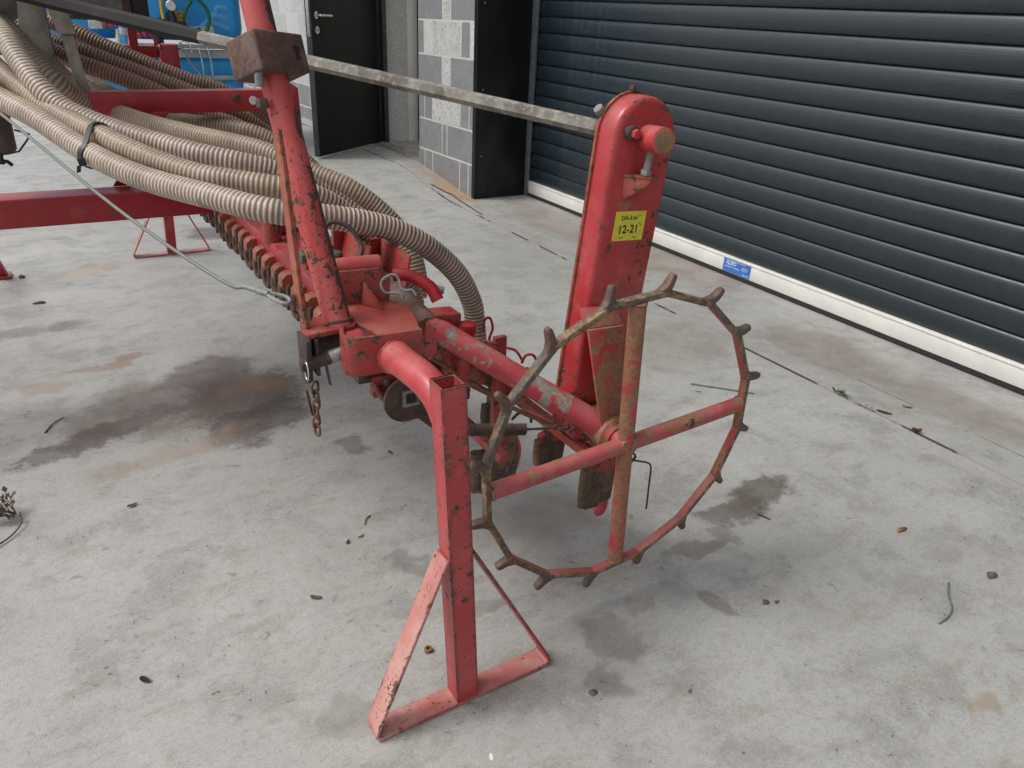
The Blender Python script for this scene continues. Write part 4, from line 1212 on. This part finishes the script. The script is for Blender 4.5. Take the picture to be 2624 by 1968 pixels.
# ---- main frame beams, cross members
lb = finish(box(-1.4, 0.449, 2.452, 2.56, 0.548, 0.628, 0.006, 3), 'lower_beam', 'red_frame', drill)
ub = finish(prism([(-1.4, 2.40, 0.838), (0.650, 2.40, 0.853), (0.678, 2.40, 0.862), (0.686, 2.40, 0.880), (0.680, 2.40, 0.902), (0.662, 2.40, 0.914), (-1.4, 2.40, 0.892)], (0, 0.060, 0), 0.003), 'upper_beam', 'red_frame', drill)
finish(cyl((0.524, 2.3985, 0.892), (0.524, 2.390, 0.892), 0.011, 18, 0.002), 'bolt', 'rust_orange', ub)
finish(cyl((0.572, 2.3992, 0.884), (0.572, 2.3970, 0.884), 0.012, 18, 0.0005), 'bolt_hole', 'lead_white', ub)
finish(prism([(0.640, 2.375, 0.926), (0.680, 2.375, 0.934), (0.702, 2.375, 0.920), (0.712, 2.375, 0.60), (0.620, 2.375, 0.60)], (0, 0.014, 0), 0.002), 'upright_plate', 'red_case', drill)
finish(box(0.415, 0.475, 2.96, 3.02, 0.62, 1.010, 0.008, 3), 'upright_post', 'red_frame', drill)
finish(box(-1.2, 0.414, 2.985, 3.03, 0.965, 1.002, 0.004), 'upper_beam', 'red_frame', drill)
finish(box(0.325, 0.352, 2.962, 2.984, 0.90, 1.30, 0.003), 'upright_bar', 'red_frame', drill)
fb = finish(box(0.285, 0.345, 2.93, 2.960, 1.085, 1.30, 0.004), 'bearing_block', 'rust_block', drill)
finish(box(0.346, 0.395, 2.92, 2.960, 1.075, 1.30, 0.004), 'bearing_block', 'black_plastic', drill)
finish(tube([(0.379, 2.93, 1.062), (0.393, 2.93, 1.034), (0.407, 2.93, 1.008)], 0.0045, 8), 'pin_rod', 'red_plastic', drill)
finish(tube([(0.407 + 0.010 * math.cos(a), 2.93, 1.004 + 0.010 * math.sin(a)) for a in [2 * math.pi * i / 16 for i in range(16)]], 0.0022, 6, closed=True), 'pin_ring', 'wire_dark', drill)
finish(prism([(0.170, 2.55, 0.629), (0.215, 2.55, 0.629), (0.330, 2.35, 0.86), (0.290, 2.35, 0.86)], (0, 0.012, 0), 0.002), 'frame_strut', 'red_frame', drill)
# headstock leg with its shoe plate, far left
hl = finish(sweep([(-0.243, 3.90, 0.008), (-0.262, 3.86, 0.10), (-0.52, 3.45, 0.55), (-0.78, 3.03, 0.985)], rect(0.036, 0.036), ref=(1, 0, 0)), 'support_leg', 'red_frame', drill)
finish(box(-0.30, -0.212, 3.86, 3.95, 0.001, 0.012, 0.003), 'foot_plate', 'red_frame', hl)

# ---- metering head: cone, posts and the pod below the beam
cone = finish(lathe((-0.105, 2.62, 0.955), (0.0, 0.0, 1), [(0, 0.010), (0.03, 0.032), (0.17, 0.176), (0.26, 0.27), (0.45, 0.28)], 40), 'metering_cone', 'grey_plastic', drill)
finish(prism([(0.030, 2.46, 1.16), (0.085, 2.46, 1.16), (0.085, 2.46, 1.00), (0.075, 2.44, 0.985), (0.050, 2.44, 0.990), (0.018, 2.46, 1.06)], (0.003, 0.03, 0), 0.003), 'side_cheek', 'dusty_metal', drill)
finish(obox((0.080, 2.40, 1.175), (0.042, 0, 0), (0, 0.042, 0), (0.020, 0.0, -0.128), 0.004), 'support_bracket', 'dusty_metal', drill)
finish(obox((0.108, 2.408, 1.046), (0.028, 0, 0), (0, 0.03, 0), (0.014, 0.0, -0.150), 0.003), 'support_leg', 'dusty_metal', drill)
finish(box(0.095, 0.175, 2.402, 2.455, 0.8985, 0.905, 0.002), 'leg_flange', 'dusty_metal', drill)
finish(box(0.13, 0.30, 2.75, 2.80, 1.105, 1.30, 0.004), 'gearbox', 'zinc_dull', drill)
pod = finish(lathe((-0.095, 2.49, 0.745), (0, 0.05, 1), [(0, 0.030), (0.004, 0.040), (0.012, 0.046), (0.060, 0.047), (0.13, 0.047)], 28), 'filter_pod', 'pod_grey', drill)
finish(tube([(-0.045, 2.44, 0.812), (-0.012, 2.44, 0.800), (-0.020, 2.44, 0.786), (-0.045, 2.44, 0.757), (-0.07, 2.44, 0.752), (-0.12, 2.44, 0.748)], 0.0025, 8), 'bail_wire', 'wire_dark', pod)
wgn = finish(cyl((-0.090, 2.46, 0.748), (-0.090, 2.46, 0.722), 0.006, 12), 'wing_nut', 'black_plastic', pod)
finish(tube([(-0.112, 2.46, 0.722), (-0.100, 2.46, 0.732), (-0.090, 2.46, 0.726), (-0.080, 2.46, 0.730), (-0.068, 2.46, 0.718)], 0.005, 10, smooth=3), 'wing', 'black_plastic', pod)

# ---- ribbed seed hoses
def hose(path, kind, r=0.0250, pitch=0.0094, name='seed_hose'):
    fine = catmull(path, 24)
    L = [0.0]
    for a, b in zip(fine, fine[1:]):
        L.append(L[-1] + (b - a).length)
    tot = L[-1]
    n = int(tot / pitch)
    st, rad, kinds = [], [], []
    seq = ((0.02, 0.968, 0), (0.14, 1.0, 0), (0.34, 1.0, 0), (0.46, 0.968, 1), (0.73, 0.955, 1))
    for i in range(n):
        for u, s, k in seq:
            st.append((i + u) * pitch); rad.append(r * s); kinds.append(k)
    pts, j = [], 0
    for s in st:
        while j < len(L) - 2 and L[j + 1] < s:
            j += 1
        t = (s - L[j]) / max(1e-9, L[j + 1] - L[j])
        pts.append(fine[j].lerp(fine[j + 1], t))
    kk = kinds
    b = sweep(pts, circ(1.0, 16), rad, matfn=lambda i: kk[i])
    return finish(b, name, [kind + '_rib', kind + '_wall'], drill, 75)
H = {
 'cream1': [(-0.163,2.306,1.007), (-0.110,2.221,0.963), (-0.051,2.119,0.921), (0.011,2.008,0.889), (0.075,1.877,0.846), (0.123,1.780,0.822), (0.187,1.675,0.803), (0.269,1.551,0.792), (0.333,1.478,0.781), (0.391,1.448,0.771), (0.484,1.433,0.757), (0.587,1.430,0.729), (0.671,1.430,0.684), (0.753,1.441,0.610), (0.798,1.447,0.533), (0.809,1.445,0.473), (0.811,1.437,0.415)],
 'mid2': [(-0.134,2.394,1.055), (-0.079,2.293,1.010), (-0.041,2.207,0.971), (0.010,2.097,0.927), (0.060,1.994,0.894), (0.115,1.890,0.868), (0.187,1.773,0.836), (0.266,1.671,0.813), (0.332,1.623,0.804), (0.401,1.587,0.794), (0.479,1.578,0.774), (0.545,1.577,0.732), (0.610,1.563,0.663), (0.656,1.543,0.590), (0.683,1.540,0.544), (0.695,1.534,0.501)],
 'cream3': [(-0.072, 2.339, 1.096), (-0.035, 2.247, 1.070), (-0.015, 2.179, 1.042), (0.005, 2.112, 0.994), (0.031, 2.055, 0.947), (0.067, 2.010, 0.907), (0.123, 1.958, 0.881), (0.204, 1.879, 0.856), (0.292, 1.798, 0.835), (0.364, 1.757, 0.820), (0.435, 1.740, 0.801), (0.528, 1.734, 0.756), (0.595, 1.718, 0.711), (0.654, 1.700, 0.653), (0.693, 1.676, 0.587), (0.711, 1.649, 0.512)],
 'mid4': [(-0.025,2.879,1.057), (0.049,2.732,0.997), (0.107,2.612,0.922), (0.175,2.485,0.868), (0.244,2.347,0.842), (0.355,2.148,0.825), (0.426,2.032,0.818), (0.492,1.955,0.803), (0.575,1.880,0.764), (0.646,1.830,0.733), (0.707,1.804,0.687), (0.759,1.777,0.628), (0.786,1.747,0.560), (0.794,1.732,0.496), (0.786,1.721,0.446)],
 'mid10': [(-0.042, 2.580, 1.091), (-0.007, 2.496, 1.052), (0.020, 2.430, 1.013), (0.047, 2.388, 0.969), (0.077, 2.372, 0.931), (0.117, 2.404, 0.892), (0.169, 2.450, 0.847), (0.240, 2.438, 0.813)],
 'brown5': [(-0.05, 3.00, 1.11), (0.072, 2.963, 1.081), (0.157, 2.889, 1.047), (0.232, 2.845, 1.007), (0.351, 2.792, 0.955), (0.455, 2.754, 0.913), (0.556, 2.736, 0.879), (0.652, 2.738, 0.829), (0.705, 2.767, 0.754), (0.717, 2.785, 0.685)],
 'brown6': [(-0.05, 2.93, 1.07), (0.059, 2.875, 1.028), (0.152, 2.797, 0.996), (0.257, 2.747, 0.957), (0.376, 2.698, 0.911), (0.479, 2.660, 0.868), (0.587, 2.636, 0.810), (0.673, 2.650, 0.744), (0.730, 2.695, 0.658)],
 'brown7': [(-0.05, 2.86, 1.03), (0.062, 2.794, 1.005), (0.150, 2.713, 0.963), (0.244, 2.661, 0.930), (0.339, 2.617, 0.890), (0.437, 2.586, 0.830), (0.547, 2.574, 0.794), (0.654, 2.586, 0.726), (0.706, 2.569, 0.641)],
 'mid8': [(0.091,3.011,0.956), (0.181,2.867,0.897), (0.276,2.696,0.843), (0.371,2.541,0.816), (0.508,2.396,0.808), (0.596,2.350,0.779), (0.692,2.332,0.717), (0.751,2.307,0.624), (0.772,2.289,0.502), (0.770,2.291,0.411)],
 'mid9': [(0.101,2.786,0.898), (0.177,2.657,0.848), (0.258,2.503,0.808), (0.338,2.363,0.791), (0.432,2.258,0.781), (0.547,2.179,0.748), (0.640,2.137,0.686), (0.726,2.103,0.585)],
}
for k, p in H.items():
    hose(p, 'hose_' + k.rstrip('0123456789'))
# cable tie round the two front hoses
def tie_loop(a, b, along, r):
    a, b, n = Vector(a), Vector(b), Vector(along).normalized()
    u = (b - a); u = (u - n * u.dot(n)).normalized(); v = n.cross(u)
    out = [a + u * (r * math.cos(t)) + v * (r * math.sin(t)) for t in [math.radians(90 + 18 * i) for i in range(11)]]
    out += [b + u * (r * math.cos(t)) + v * (r * math.sin(t)) for t in [math.radians(270 + 18 * i) for i in range(11)]]
    return out
tie = tie_loop((0.094,1.838,0.833), (0.116,1.886,0.867), (0.06, -0.115, -0.025), 0.0268)
tg = finish(sweep(tie, rect(0.0030, 0.0115), closed=True, ref=tie[0] - tie[10]), 'cable_tie', 'black_plastic', drill)
finish(obox((0.066,1.800,0.817), (0.014, 0, 0.003), (0, 0.009, 0), (-0.003, 0, 0.016), 0.001), 'tie_head', 'black_plastic', tg)
finish(obox((0.058,1.799,0.805), (0.008, 0, 0.002), (0, 0.002, 0), (0.003, 0, 0.014), 0.0), 'tie_tail', 'black_plastic', tg)

# ---- wire rope with crimp and thimble
wr = finish(tube([(-0.24, 2.41, 1.05), (-0.053, 1.929, 0.910), (0.102, 1.535, 0.785), (0.217, 1.275, 0.713), (0.252, 1.222, 0.7085)], 0.0032, 10, smooth=6), 'wire_rope', 'cable', drill)
finish(cyl((0.245, 1.233, 0.7095), (0.262, 1.207, 0.7075), 0.0042, 12), 'sleeve', 'zinc_dull', wr)
finish(cyl((0.262, 1.207, 0.7075), (0.276, 1.187, 0.705), 0.0055, 12), 'ferrule', 'zinc_dull', wr)
lp = catmull([(0.274, 1.189, 0.7055), (0.285, 1.186, 0.705), (0.300, 1.172, 0.702), (0.303, 1.160, 0.698), (0.295, 1.157, 0.696), (0.282, 1.170, 0.699)], 5, True)
finish(tube(lp, 0.0032, 8, closed=True), 'thimble', 'zinc_dull', wr)
for k in range(4):
    c = Vector((0.312 + 0.008 * k, 1.175 + 0.012 * k, 0.690 - 0.012 * k * (1 if k < 3 else 0.6)))
    pts = [c + Vector((0.006 * math.cos(a) * (k % 2), 0.006 * math.cos(a) * (1 - k % 2), 0.012 * math.sin(a))) for a in [2 * math.pi * i / 14 for i in range(14)]]
    finish(tube(pts, 0.0025, 7, closed=True), 'shackle_link', 'rust_dark', wr)

# ================================================================== BLUE SPRAYER BEHIND
spr = thing('crop_sprayer', (0.3, 7.3, 0), 'blue plastic sprayer tank with yellow plates, green hoses and valves behind the drill', 'sprayer')
tank = finish(box(0.16, 1.565, 6.60, 7.9, 0.90, 2.3, 0.10, 5), 'tank', 'tank_blue', spr)
finish(box(0.30, 1.50, 6.52, 7.7, 0.555, 0.785, 0.03, 4), 'lower_tank', 'tank_blue', spr)
bm = bmesh.new()
for k in range(3):
    sweep(catmull([(1.22 + 0.07 * k, 6.603, 0.98 + 0.05 * k), (1.32 + 0.03 * k, 6.598, 1.03 + 0.05 * k), (1.45, 6.600, 0.99 + 0.07 * k)], 6), [(u * 1.6, v * 0.6) for u, v in circ(0.014, 10)], bm=bm)
finish(bm, 'moulded_rib', 'tank_blue_light', tank)
finish(cyl((0.9, 6.62, 1.185), (0.9, 6.54, 1.185), 0.16, 28, 0.02), 'filler_rim', 'tank_blue', tank)
pl1 = finish(prism([(0.887, 6.592, 1.096), (1.005, 6.592, 1.101), (1.007, 6.592, 1.016), (0.888, 6.592, 1.026)], (0, 0.004, 0), 0), 'instruction_plate', 'plate_yellow', spr)
pl2 = finish(prism([(1.022, 6.592, 1.102), (1.123, 6.592, 1.101), (1.152, 6.592, 1.027), (1.027, 6.592, 1.017)], (0, 0.004, 0), 0), 'instruction_plate', 'plate_yellow', spr)
for pl, xs in ((pl1, (0.90, 0.99)), (pl2, (1.035, 1.115))):
    for k in range(7):
        z = 1.090 - 0.0095 * k
        finish(box(xs[0], xs[1] - 0.02 * (k % 3 == 2), 6.5908, 6.5916, z - 0.0018, z + 0.0018, 0), 'printed_line', 'twig_bark', pl)
gg = finish(cyl((1.026, 6.47, 1.138), (1.020, 6.42, 1.134), 0.036, 24, 0.004), 'pressure_gauge', 'steel_bright', spr)
finish(cyl((1.0195, 6.4165, 1.1338), (1.019, 6.4125, 1.1335), 0.030, 24, 0.0005), 'dial', 'white_plastic', gg)
finish(prism([(1.020, 6.4118, 1.134), (1.036, 6.4118, 1.143), (1.038, 6.4118, 1.125)], (0, 0.0004, 0), 0), 'dial_red_zone', 'valve_red', gg)
finish(cyl((1.027, 6.45, 1.102), (1.027, 6.45, 1.03), 0.014, 12), 'gauge_stem', 'black_plastic', spr)
finish(cyl((1.027, 6.45, 1.072), (1.029, 6.45, 1.03), 0.024, 12, 0.004), 'valve_body', 'black_plastic', spr)
finish(box(1.00, 1.11, 6.42, 6.50, 0.975, 1.035, 0.012), 'valve_manifold', 'black_plastic', spr)
finish(tube([(1.176, 6.48, 1.25), (1.176, 6.48, 1.188), (1.133, 6.48, 1.122), (1.108, 6.48, 1.065), (1.107, 6.48, 1.015)], 0.0135, 12, smooth=5), 'green_hose', 'hose_green', spr)
finish(tube([(1.176, 6.47, 1.205), (1.224, 6.47, 1.182), (1.267, 6.47, 1.128), (1.284, 6.47, 1.067), (1.265, 6.47, 1.0), (1.230, 6.47, 0.945), (1.16, 6.47, 0.91)], 0.0135, 12, smooth=5), 'green_hose', 'hose_green', spr)
finish(tube([(0.565, 6.47, 1.00), (0.582, 6.47, 0.975), (0.615, 6.47, 0.945), (0.66, 6.47, 0.93)], 0.010, 10, smooth=5), 'green_hose', 'hose_green', spr)
finish(tube([(0.50, 6.49, 1.00), (0.52, 6.49, 0.98), (0.545, 6.49, 0.955)], 0.010, 10, smooth=4), 'green_hose', 'hose_green', spr)
finish(tube([(0.966, 6.50, 1.25), (0.966, 6.50, 1.173), (0.964, 6.50, 1.114), (0.967, 6.50, 1.068), (0.969, 6.50, 1.040)], 0.0125, 12, smooth=5), 'yellow_hose', 'hose_yellow', spr)
finish(tube([(0.46, 6.45, 1.22), (0.50, 6.45, 1.17), (0.545, 6.45, 1.125)], 0.014, 12, smooth=5), 'yellow_hose', 'hose_yellow', spr)
for x in (0.965, 0.992):
    finish(cyl((x, 6.48, 1.045), (x + 0.006, 6.48, 0.985), 0.011, 12, 0.002), 'hose_tail', 'black_plastic', spr)
for x, z in ((0.608, 1.001), (0.640, 1.002), (0.668, 1.006), (0.785, 0.936), (0.822, 0.942), (0.860, 0.948), (0.39, 1.071), (0.427, 1.069), (0.573, 0.999)):
    vb = finish(cyl((x, 6.47, z + 0.030), (x, 6.47, z + 0.008), 0.013, 12, 0.002), 'section_valve', 'black_plastic', spr)
    finish(lathe((x, 6.47, z + 0.010), (0, -0.3, -1), [(0, 0.016), (0.010, 0.017), (0.030, 0.010), (0.034, 0.005)], 14), 'red_knob', 'valve_red', vb)
finish(box(0.36, 0.90, 6.50, 6.53, 1.02, 1.05, 0.006), 'valve_rail', 'black_plastic', spr)
bt = finish(lathe((0.672, 6.46, 0.80), (0.03, 0, 1), [(0, 0.027), (0.10, 0.028), (0.17, 0.024), (0.20, 0.026), (0.215, 0.020)], 20), 'filter_bowl', 'tank_blue_light', spr)
finish(cyl((0.676, 6.46, 0.935), (0.678, 6.46, 0.975), 0.0295, 20, 0.003), 'filter_cap', 'white_plastic', bt)
finish(lathe((0.638, 6.45, 0.80), (0.02, 0, 1), [(0, 0.018), (0.12, 0.018), (0.14, 0.010), (0.17, 0.008)], 16), 'clear_bottle', 'white_plastic', spr)
finish(box(0.47, 0.555, 6.48, 6.50, 0.965, 1.02, 0.004), 'label_card', 'white_plastic', spr)
wp = finish(prism([(1.150, 6.588, 1.000), (1.325, 6.588, 1.009), (1.336, 6.588, 0.940), (1.150, 6.588, 0.930)], (0, 0.004, 0), 0), 'decal', 'white_plastic', spr)
finish(box(1.160, 1.213, 6.5868, 6.5876, 0.968, 0.990, 0), 'decal_red', 'valve_red', wp)
finish(box(1.214, 1.235, 6.5868, 6.5876, 0.972, 0.998, 0), 'decal_green', 'hose_green', wp)
finish(box(0.25, 1.46, 6.44, 6.52, 0.853, 0.880, 0.004), 'chassis_flange', 'chassis_white', spr)
finish(box(0.25, 1.46, 6.46, 6.53, 0.790, 0.846, 0.004), 'chassis_rail', 'chassis_white', spr)
finish(box(0.25, 1.50, 6.42, 6.515, 0.640, 0.668, 0.004), 'lower_rail', 'chassis_white', spr)
for x in (1.170, 1.234):
    finish(tube([(x - 0.004, 6.44, 0.862), (x, 6.41, 0.855), (x + 0.010, 6.40, 0.773), (x + 0.014, 6.41, 0.672)], 0.006, 10, smooth=4), 'u_bolt', 'steel_bright', spr)
finish(tube([(1.06, 6.42, 0.905), (1.105, 6.41, 0.893), (1.112, 6.40, 0.865), (1.116, 6.40, 0.825)], 0.006, 10, smooth=4), 'u_bolt', 'steel_bright', spr)
finish(tube([(1.04, 6.38, 0.897), (1.052, 6.37, 0.841), (1.094, 6.36, 0.756), (1.144, 6.35, 0.688), (1.18, 6.35, 0.654), (1.24, 6.36, 0.60)], 0.0085, 10, smooth=5), 'braided_hose', 'zinc_dull', spr)
finish(cyl((0.90, 6.43, 0.97), (0.905, 6.43, 0.86), 0.035, 16, 0.006), 'pump_elbow', 'black_plastic', spr)
for x in (0.45, 1.30):
    lg_ = finish(box(x - 0.03, x + 0.03, 6.50, 6.56, 0.02, 0.64, 0.005), 'chassis_leg', 'chassis_white', spr)
    finish(box(x - 0.09, x + 0.09, 6.46, 6.60, 0.001, 0.02, 0.004), 'foot_pad', 'zinc_dull', lg_)
finish(cyl((1.22, 6.50, 0.42), (1.42, 6.50, 0.42), 0.012, 12), 'drain_pipe', 'steel_bright', spr)
finish(cyl((0.30, 7.5, 0.42), (0.52, 7.5, 0.42), 0.40, 36, 0.05), 'tyre', 'rubber', spr)
finish(cyl((0.95, 7.3, 0.42), (1.22, 7.3, 0.42), 0.42, 36, 0.05), 'tyre', 'rubber', spr)

# ================================================================== THINGS LYING ON THE CONCRETE
def gz(x, y):
    return ground_z(x, y)
def twig(pts, r, mat, label, name='twig', cat='twig', taper=0.5):
    P3 = [Vector((x, y, gz(x, y) + r * 0.8 + h)) for x, y, h in pts]
    c = catmull(P3, 5)
    n = len(c)
    rr = [r * (1 - (1 - taper) * i / (n - 1)) * (1 + 0.18 * math.sin(i * 2.3)) for i in range(n)]
    return tag(finish(sweep(c, circ(1.0, 8), rr), name, mat), label, cat)
def leaf(x, y, L, W, ang, mat, label, curl=0.25, name='dead_leaf', cat='leaf', lift=0.002):
    b = bmesh.new()
    n = 7
    L, W = L * 0.85, W * 0.85
    ca, sa = math.cos(ang), math.sin(ang)
    rows = []
    for i in range(n):
        u = i / (n - 1)
        w = W * math.sin(math.pi * (0.06 + 0.90 * u)) ** 0.8 * (1 - 0.2 * u)
        row = []
        for s in (-1, 0, 1):
            lx, ly = (u - 0.5) * L, s * w / 2
            z = lift + curl * W * (abs(s) * 0.8 + 1.2 * (u - 0.5) ** 2) + 0.0008 * math.sin(7 * u + s)
            row.append(b.verts.new((x + lx * ca - ly * sa, y + lx * sa + ly * ca, gz(x, y) + z)))
        rows.append(row)
    for a, c in zip(rows, rows[1:]):
        for k in range(2):
            b.faces.new([a[k], a[k + 1], c[k + 1], c[k]])
    bmesh.ops.solidify(b, geom=b.faces[:], thickness=0.0006)
    return tag(finish(b, name, mat, angle=60), label, cat)
def stone(x, y, s, mat, label, name='pebble', cat='stone'):
    b = bmesh.new()
    bmesh.ops.create_icosphere(b, subdivisions=2, radius=1.0)
    rn = random.Random(hash((round(x, 3), round(y, 3))) % 1000)
    ph_ = [rn.uniform(0, 6) for _ in range(3)]
    for v in b.verts:
        k = 1 + 0.22 * math.sin(3 * v.co.x + ph_[0]) + 0.18 * math.sin(4 * v.co.y + ph_[1]) + 0.12 * math.sin(5 * v.co.z + ph_[2])
        v.co = Vector((v.co.x * s[0] * k + x, v.co.y * s[1] * k + y, max(-0.5, v.co.z) * s[2] * k + gz(x, y) + s[2] * 0.5))
    return tag(finish(b, name, mat, angle=60), label, cat)

twig([(-0.142, 2.27, 0), (-0.120, 2.315, 0.002), (-0.09, 2.349, 0.001)], 0.0022, 'twig_bark', 'thin bent dark twig left of the long oil stain')
twig([(1.603, 0.596, 0), (1.56, 0.572, 0.002), (1.525, 0.544, 0.002), (1.49, 0.532, 0.001), (1.454, 0.530, 0)], 0.0024, 'twig_grey', 'bent grey twig lying on clean concrete at the far right', taper=0.8)
twig([(1.811, 1.664, 0), (1.885, 1.585, 0), (1.958, 1.505, 0)], 0.0034, 'twig_grey', 'straight dark rod lying behind the right side of the spiked wheel', 'rod', 'rod', 1.0)
twig([(1.412, 0.999, 0), (1.418, 0.982, 0.001), (1.424, 0.966, 0)], 0.0030, 'twig_bark', 'short brown twig on the dark stain right of the wheel')
twig([(2.404, 5.00, 0), (2.43, 4.80, 0.003), (2.440, 4.73, 0.008), (2.425, 4.60, 0.004), (2.377, 4.19, 0)], 0.0045, 'twig_bark', 'long thin dark wire lying by the foot of the block pier', 'wire_offcut', 'wire', 0.7)
twig([(0.53, 1.46, 0), (0.515, 1.45, 0.002), (0.505, 1.43, 0)], 0.0018, 'twig_bark', 'tiny curved twig on the concrete between stand and oil stain')
stone(1.693, 0.774, (0.021, 0.006, 0.005), 'leaf_brown', 'reddish brown sliver of bark right of the wheel', 'bark_chip', 'bark')
leaf(0.028, 1.773, 0.028, 0.016, 0.2, 'leaf_grey', 'curled grey dead leaf in front of the long oil stain')
leaf(0.320, 1.239, 0.030, 0.014, -0.6, 'leaf_grey', 'brown grey dead leaf left of the stand post')
leaf(-0.022, 1.176, 0.028, 0.016, -0.9, 'leaf_purple', 'reddish dead leaf alone at the lower left')
leaf(0.445, 1.386, 0.020, 0.009, 0.9, 'leaf_purple', 'dark crumpled leaf scrap just left of the red stand')
leaf(0.480, 1.392, 0.022, 0.006, 0.3, 'stone_dark', 'blackish leaf strip just left of the red stand')
leaf(0.693, 1.718, 0.022, 0.011, -1.2, 'leaf_grey', 'grey leaf beside the rusty cam plate', curl=0.1)
leaf(1.792, 1.605, 0.026, 0.006, -0.5, 'leaf_brown', 'orange brown leaf strip beside the straight dark rod')
leaf(2.411, 1.213, 0.040, 0.012, -0.9, 'leaf_brown', 'pale brown leaf right of the joint by the shutter')
leaf(2.275, 1.215, 0.060, 0.024, -1.1, 'leaf_brown', 'large pinkish brown leaf lying in the slab joint by the small weed', curl=0.15)
leaf(2.247, 1.080, 0.035, 0.024, -0.7, 'leaf_brown', 'red brown curled leaf caught low in the slab joint', curl=0.5)
leaf(2.485, 2.478, 0.030, 0.020, 0.5, 'leaf_purple', 'dark leaf lying under the blue sticker of the shutter rail')
leaf(0.117, 1.169, 0.007, 0.003, 0.2, 'hose_yellow', 'tiny orange flake at the lower left, nearer one', 0.1, 'paint_flake', 'flake')
leaf(0.130, 1.190, 0.008, 0.003, 0.9, 'hose_yellow', 'tiny orange flake at the lower left, farther one', 0.1, 'paint_flake', 'flake')
stone(1.719, 0.561, (0.015, 0.010, 0.006), 'stone_dark', 'dark brown clod of soil at the far right edge', 'soil_clod', 'soil')
stone(1.170, 0.759, (0.008, 0.007, 0.004), 'stone_dark', 'larger of two black pebbles in the empty right foreground')
stone(1.195, 0.748, (0.005, 0.005, 0.003), 'stone_dark', 'smaller of two black pebbles in the empty right foreground')
stone(0.690, 0.748, (0.008, 0.006, 0.004), 'stone_dark', 'dark pebble beside the grey stain right of the stand foot')
stone(-0.174, 3.863, (0.014, 0.011, 0.009), 'stone_dark', 'dark stone beside the red foot plate at the left')
stone(-0.121, 3.466, (0.018, 0.010, 0.007), 'stone_dark', 'dark crumb of soil on the pale concrete at the left')

# hex nut lying by the stand
b = bmesh.new()
ro = [[b.verts.new((0.465 + r * math.cos(a + k), 0.990 + r * math.sin(a + k), z)) for a in [2 * math.pi * i / 12 for i in range(12)]] for r, z, k in ((0.008, 0.001, 0), (0.008, 0.008, 0), (0.0045, 0.0085, 0), (0.0045, 0.001, 0))]
for a, c in zip(ro, ro[1:] + ro[:1]):
    for i in range(12):
        b.faces.new([a[i], a[(i + 1) % 12], c[(i + 1) % 12], c[i]])
tag(finish(b, 'steel_nut', 'rust_shaft', angle=25), 'small rusty nut lying on the concrete behind the stand foot', 'nut')

# dried plant at the left edge
pl = thing('dried_weed', (-0.21, 1.80, 0), 'dried purple brown weed with a woody stem at the left edge', 'weed')
stem_pts = [(-0.36, 1.66, 0.004), (-0.25, 1.744, 0.006), (-0.22, 1.776, 0.007), (-0.205, 1.805, 0.012), (-0.206, 1.835, 0.022)]
finish(sweep(catmull(stem_pts, 5), circ(1.0, 8), [0.0024 - 0.00006 * i for i in range(21)]), 'stem', 'twig_bark', pl)
rn = random.Random(12)
for i in range(17):
    a = rn.uniform(0.2, 2.9)
    L_ = rn.uniform(0.03, 0.085)
    b0 = Vector((-0.207 + rn.uniform(-0.02, 0.005), 1.825 + rn.uniform(-0.01, 0.02), 0.018))
    b1 = b0 + Vector((-L_ * math.sin(a) * 0.9 + 0.02 * math.cos(a * 3), L_ * abs(math.cos(a)) + 0.01, rn.uniform(0.008, 0.035)))
    twg = finish(sweep(catmull([b0, (b0 + b1) / 2 + Vector((0, 0, 0.006)), b1], 4), circ(1.0, 6), [0.0012] * 9), 'branch', 'twig_bark', pl)
    for j in range(4):
        c = b0.lerp(b1, 0.4 + 0.2 * j) + Vector((rn.uniform(-0.006, 0.006), rn.uniform(-0.006, 0.006), rn.uniform(0, 0.006)))
        d = Vector((rn.uniform(-1, 1), rn.uniform(-0.2, 1), rn.uniform(0.1, 1))).normalized()
        s_ = d.cross(Vector((0, 0, 1))).normalized()
        l2, w2 = rn.uniform(0.010, 0.020), rn.uniform(0.003, 0.007)
        b = bmesh.new()
        q = [c, c + d * l2 * 0.5 + s_ * w2, c + d * l2, c + d * l2 * 0.5 - s_ * w2]
        q = [b.verts.new(v) for v in q]
        b.faces.new(q)
        finish(b, 'dry_leaf', rn.choice(['leaf_purple', 'leaf_brown', 'leaf_grey', 'leaf_purple']), pl)

# green weeds growing in the slab joint
def weed(x, y, n, s, label, seed):
    w = thing('joint_weed', (x, y, 0), label, 'weed')
    r = random.Random(seed)
    for i in range(n):
        a = r.uniform(0, 2 * math.pi)
        l = s * r.uniform(0.5, 1.0)
        d = Vector((math.cos(a) * 0.6, math.sin(a), r.uniform(0.3, 0.9))).normalized()
        s_ = d.cross(Vector((0, 0, 1))).normalized()
        c = Vector((x + r.uniform(-0.4, 0.4) * s * 0.4, y + r.uniform(-1, 1) * s * 0.9, -0.004))
        b = bmesh.new()
        pts = [c, c + d * l * 0.5 + s_ * l * 0.22, c + d * l + Vector((0, 0, -l * 0.15)), c + d * l * 0.5 - s_ * l * 0.22]
        b.faces.new([b.verts.new(p) for p in pts])
        finish(b, 'leaf', 'weed_green', w)
weed(2.252, 1.372, 26, 0.026, 'small green weed sprouting from the slab joint by the shutter', 5)
weed(2.250, 1.262, 9, 0.016, 'tiny yellow green sprout in the joint beside the brown leaf', 6)
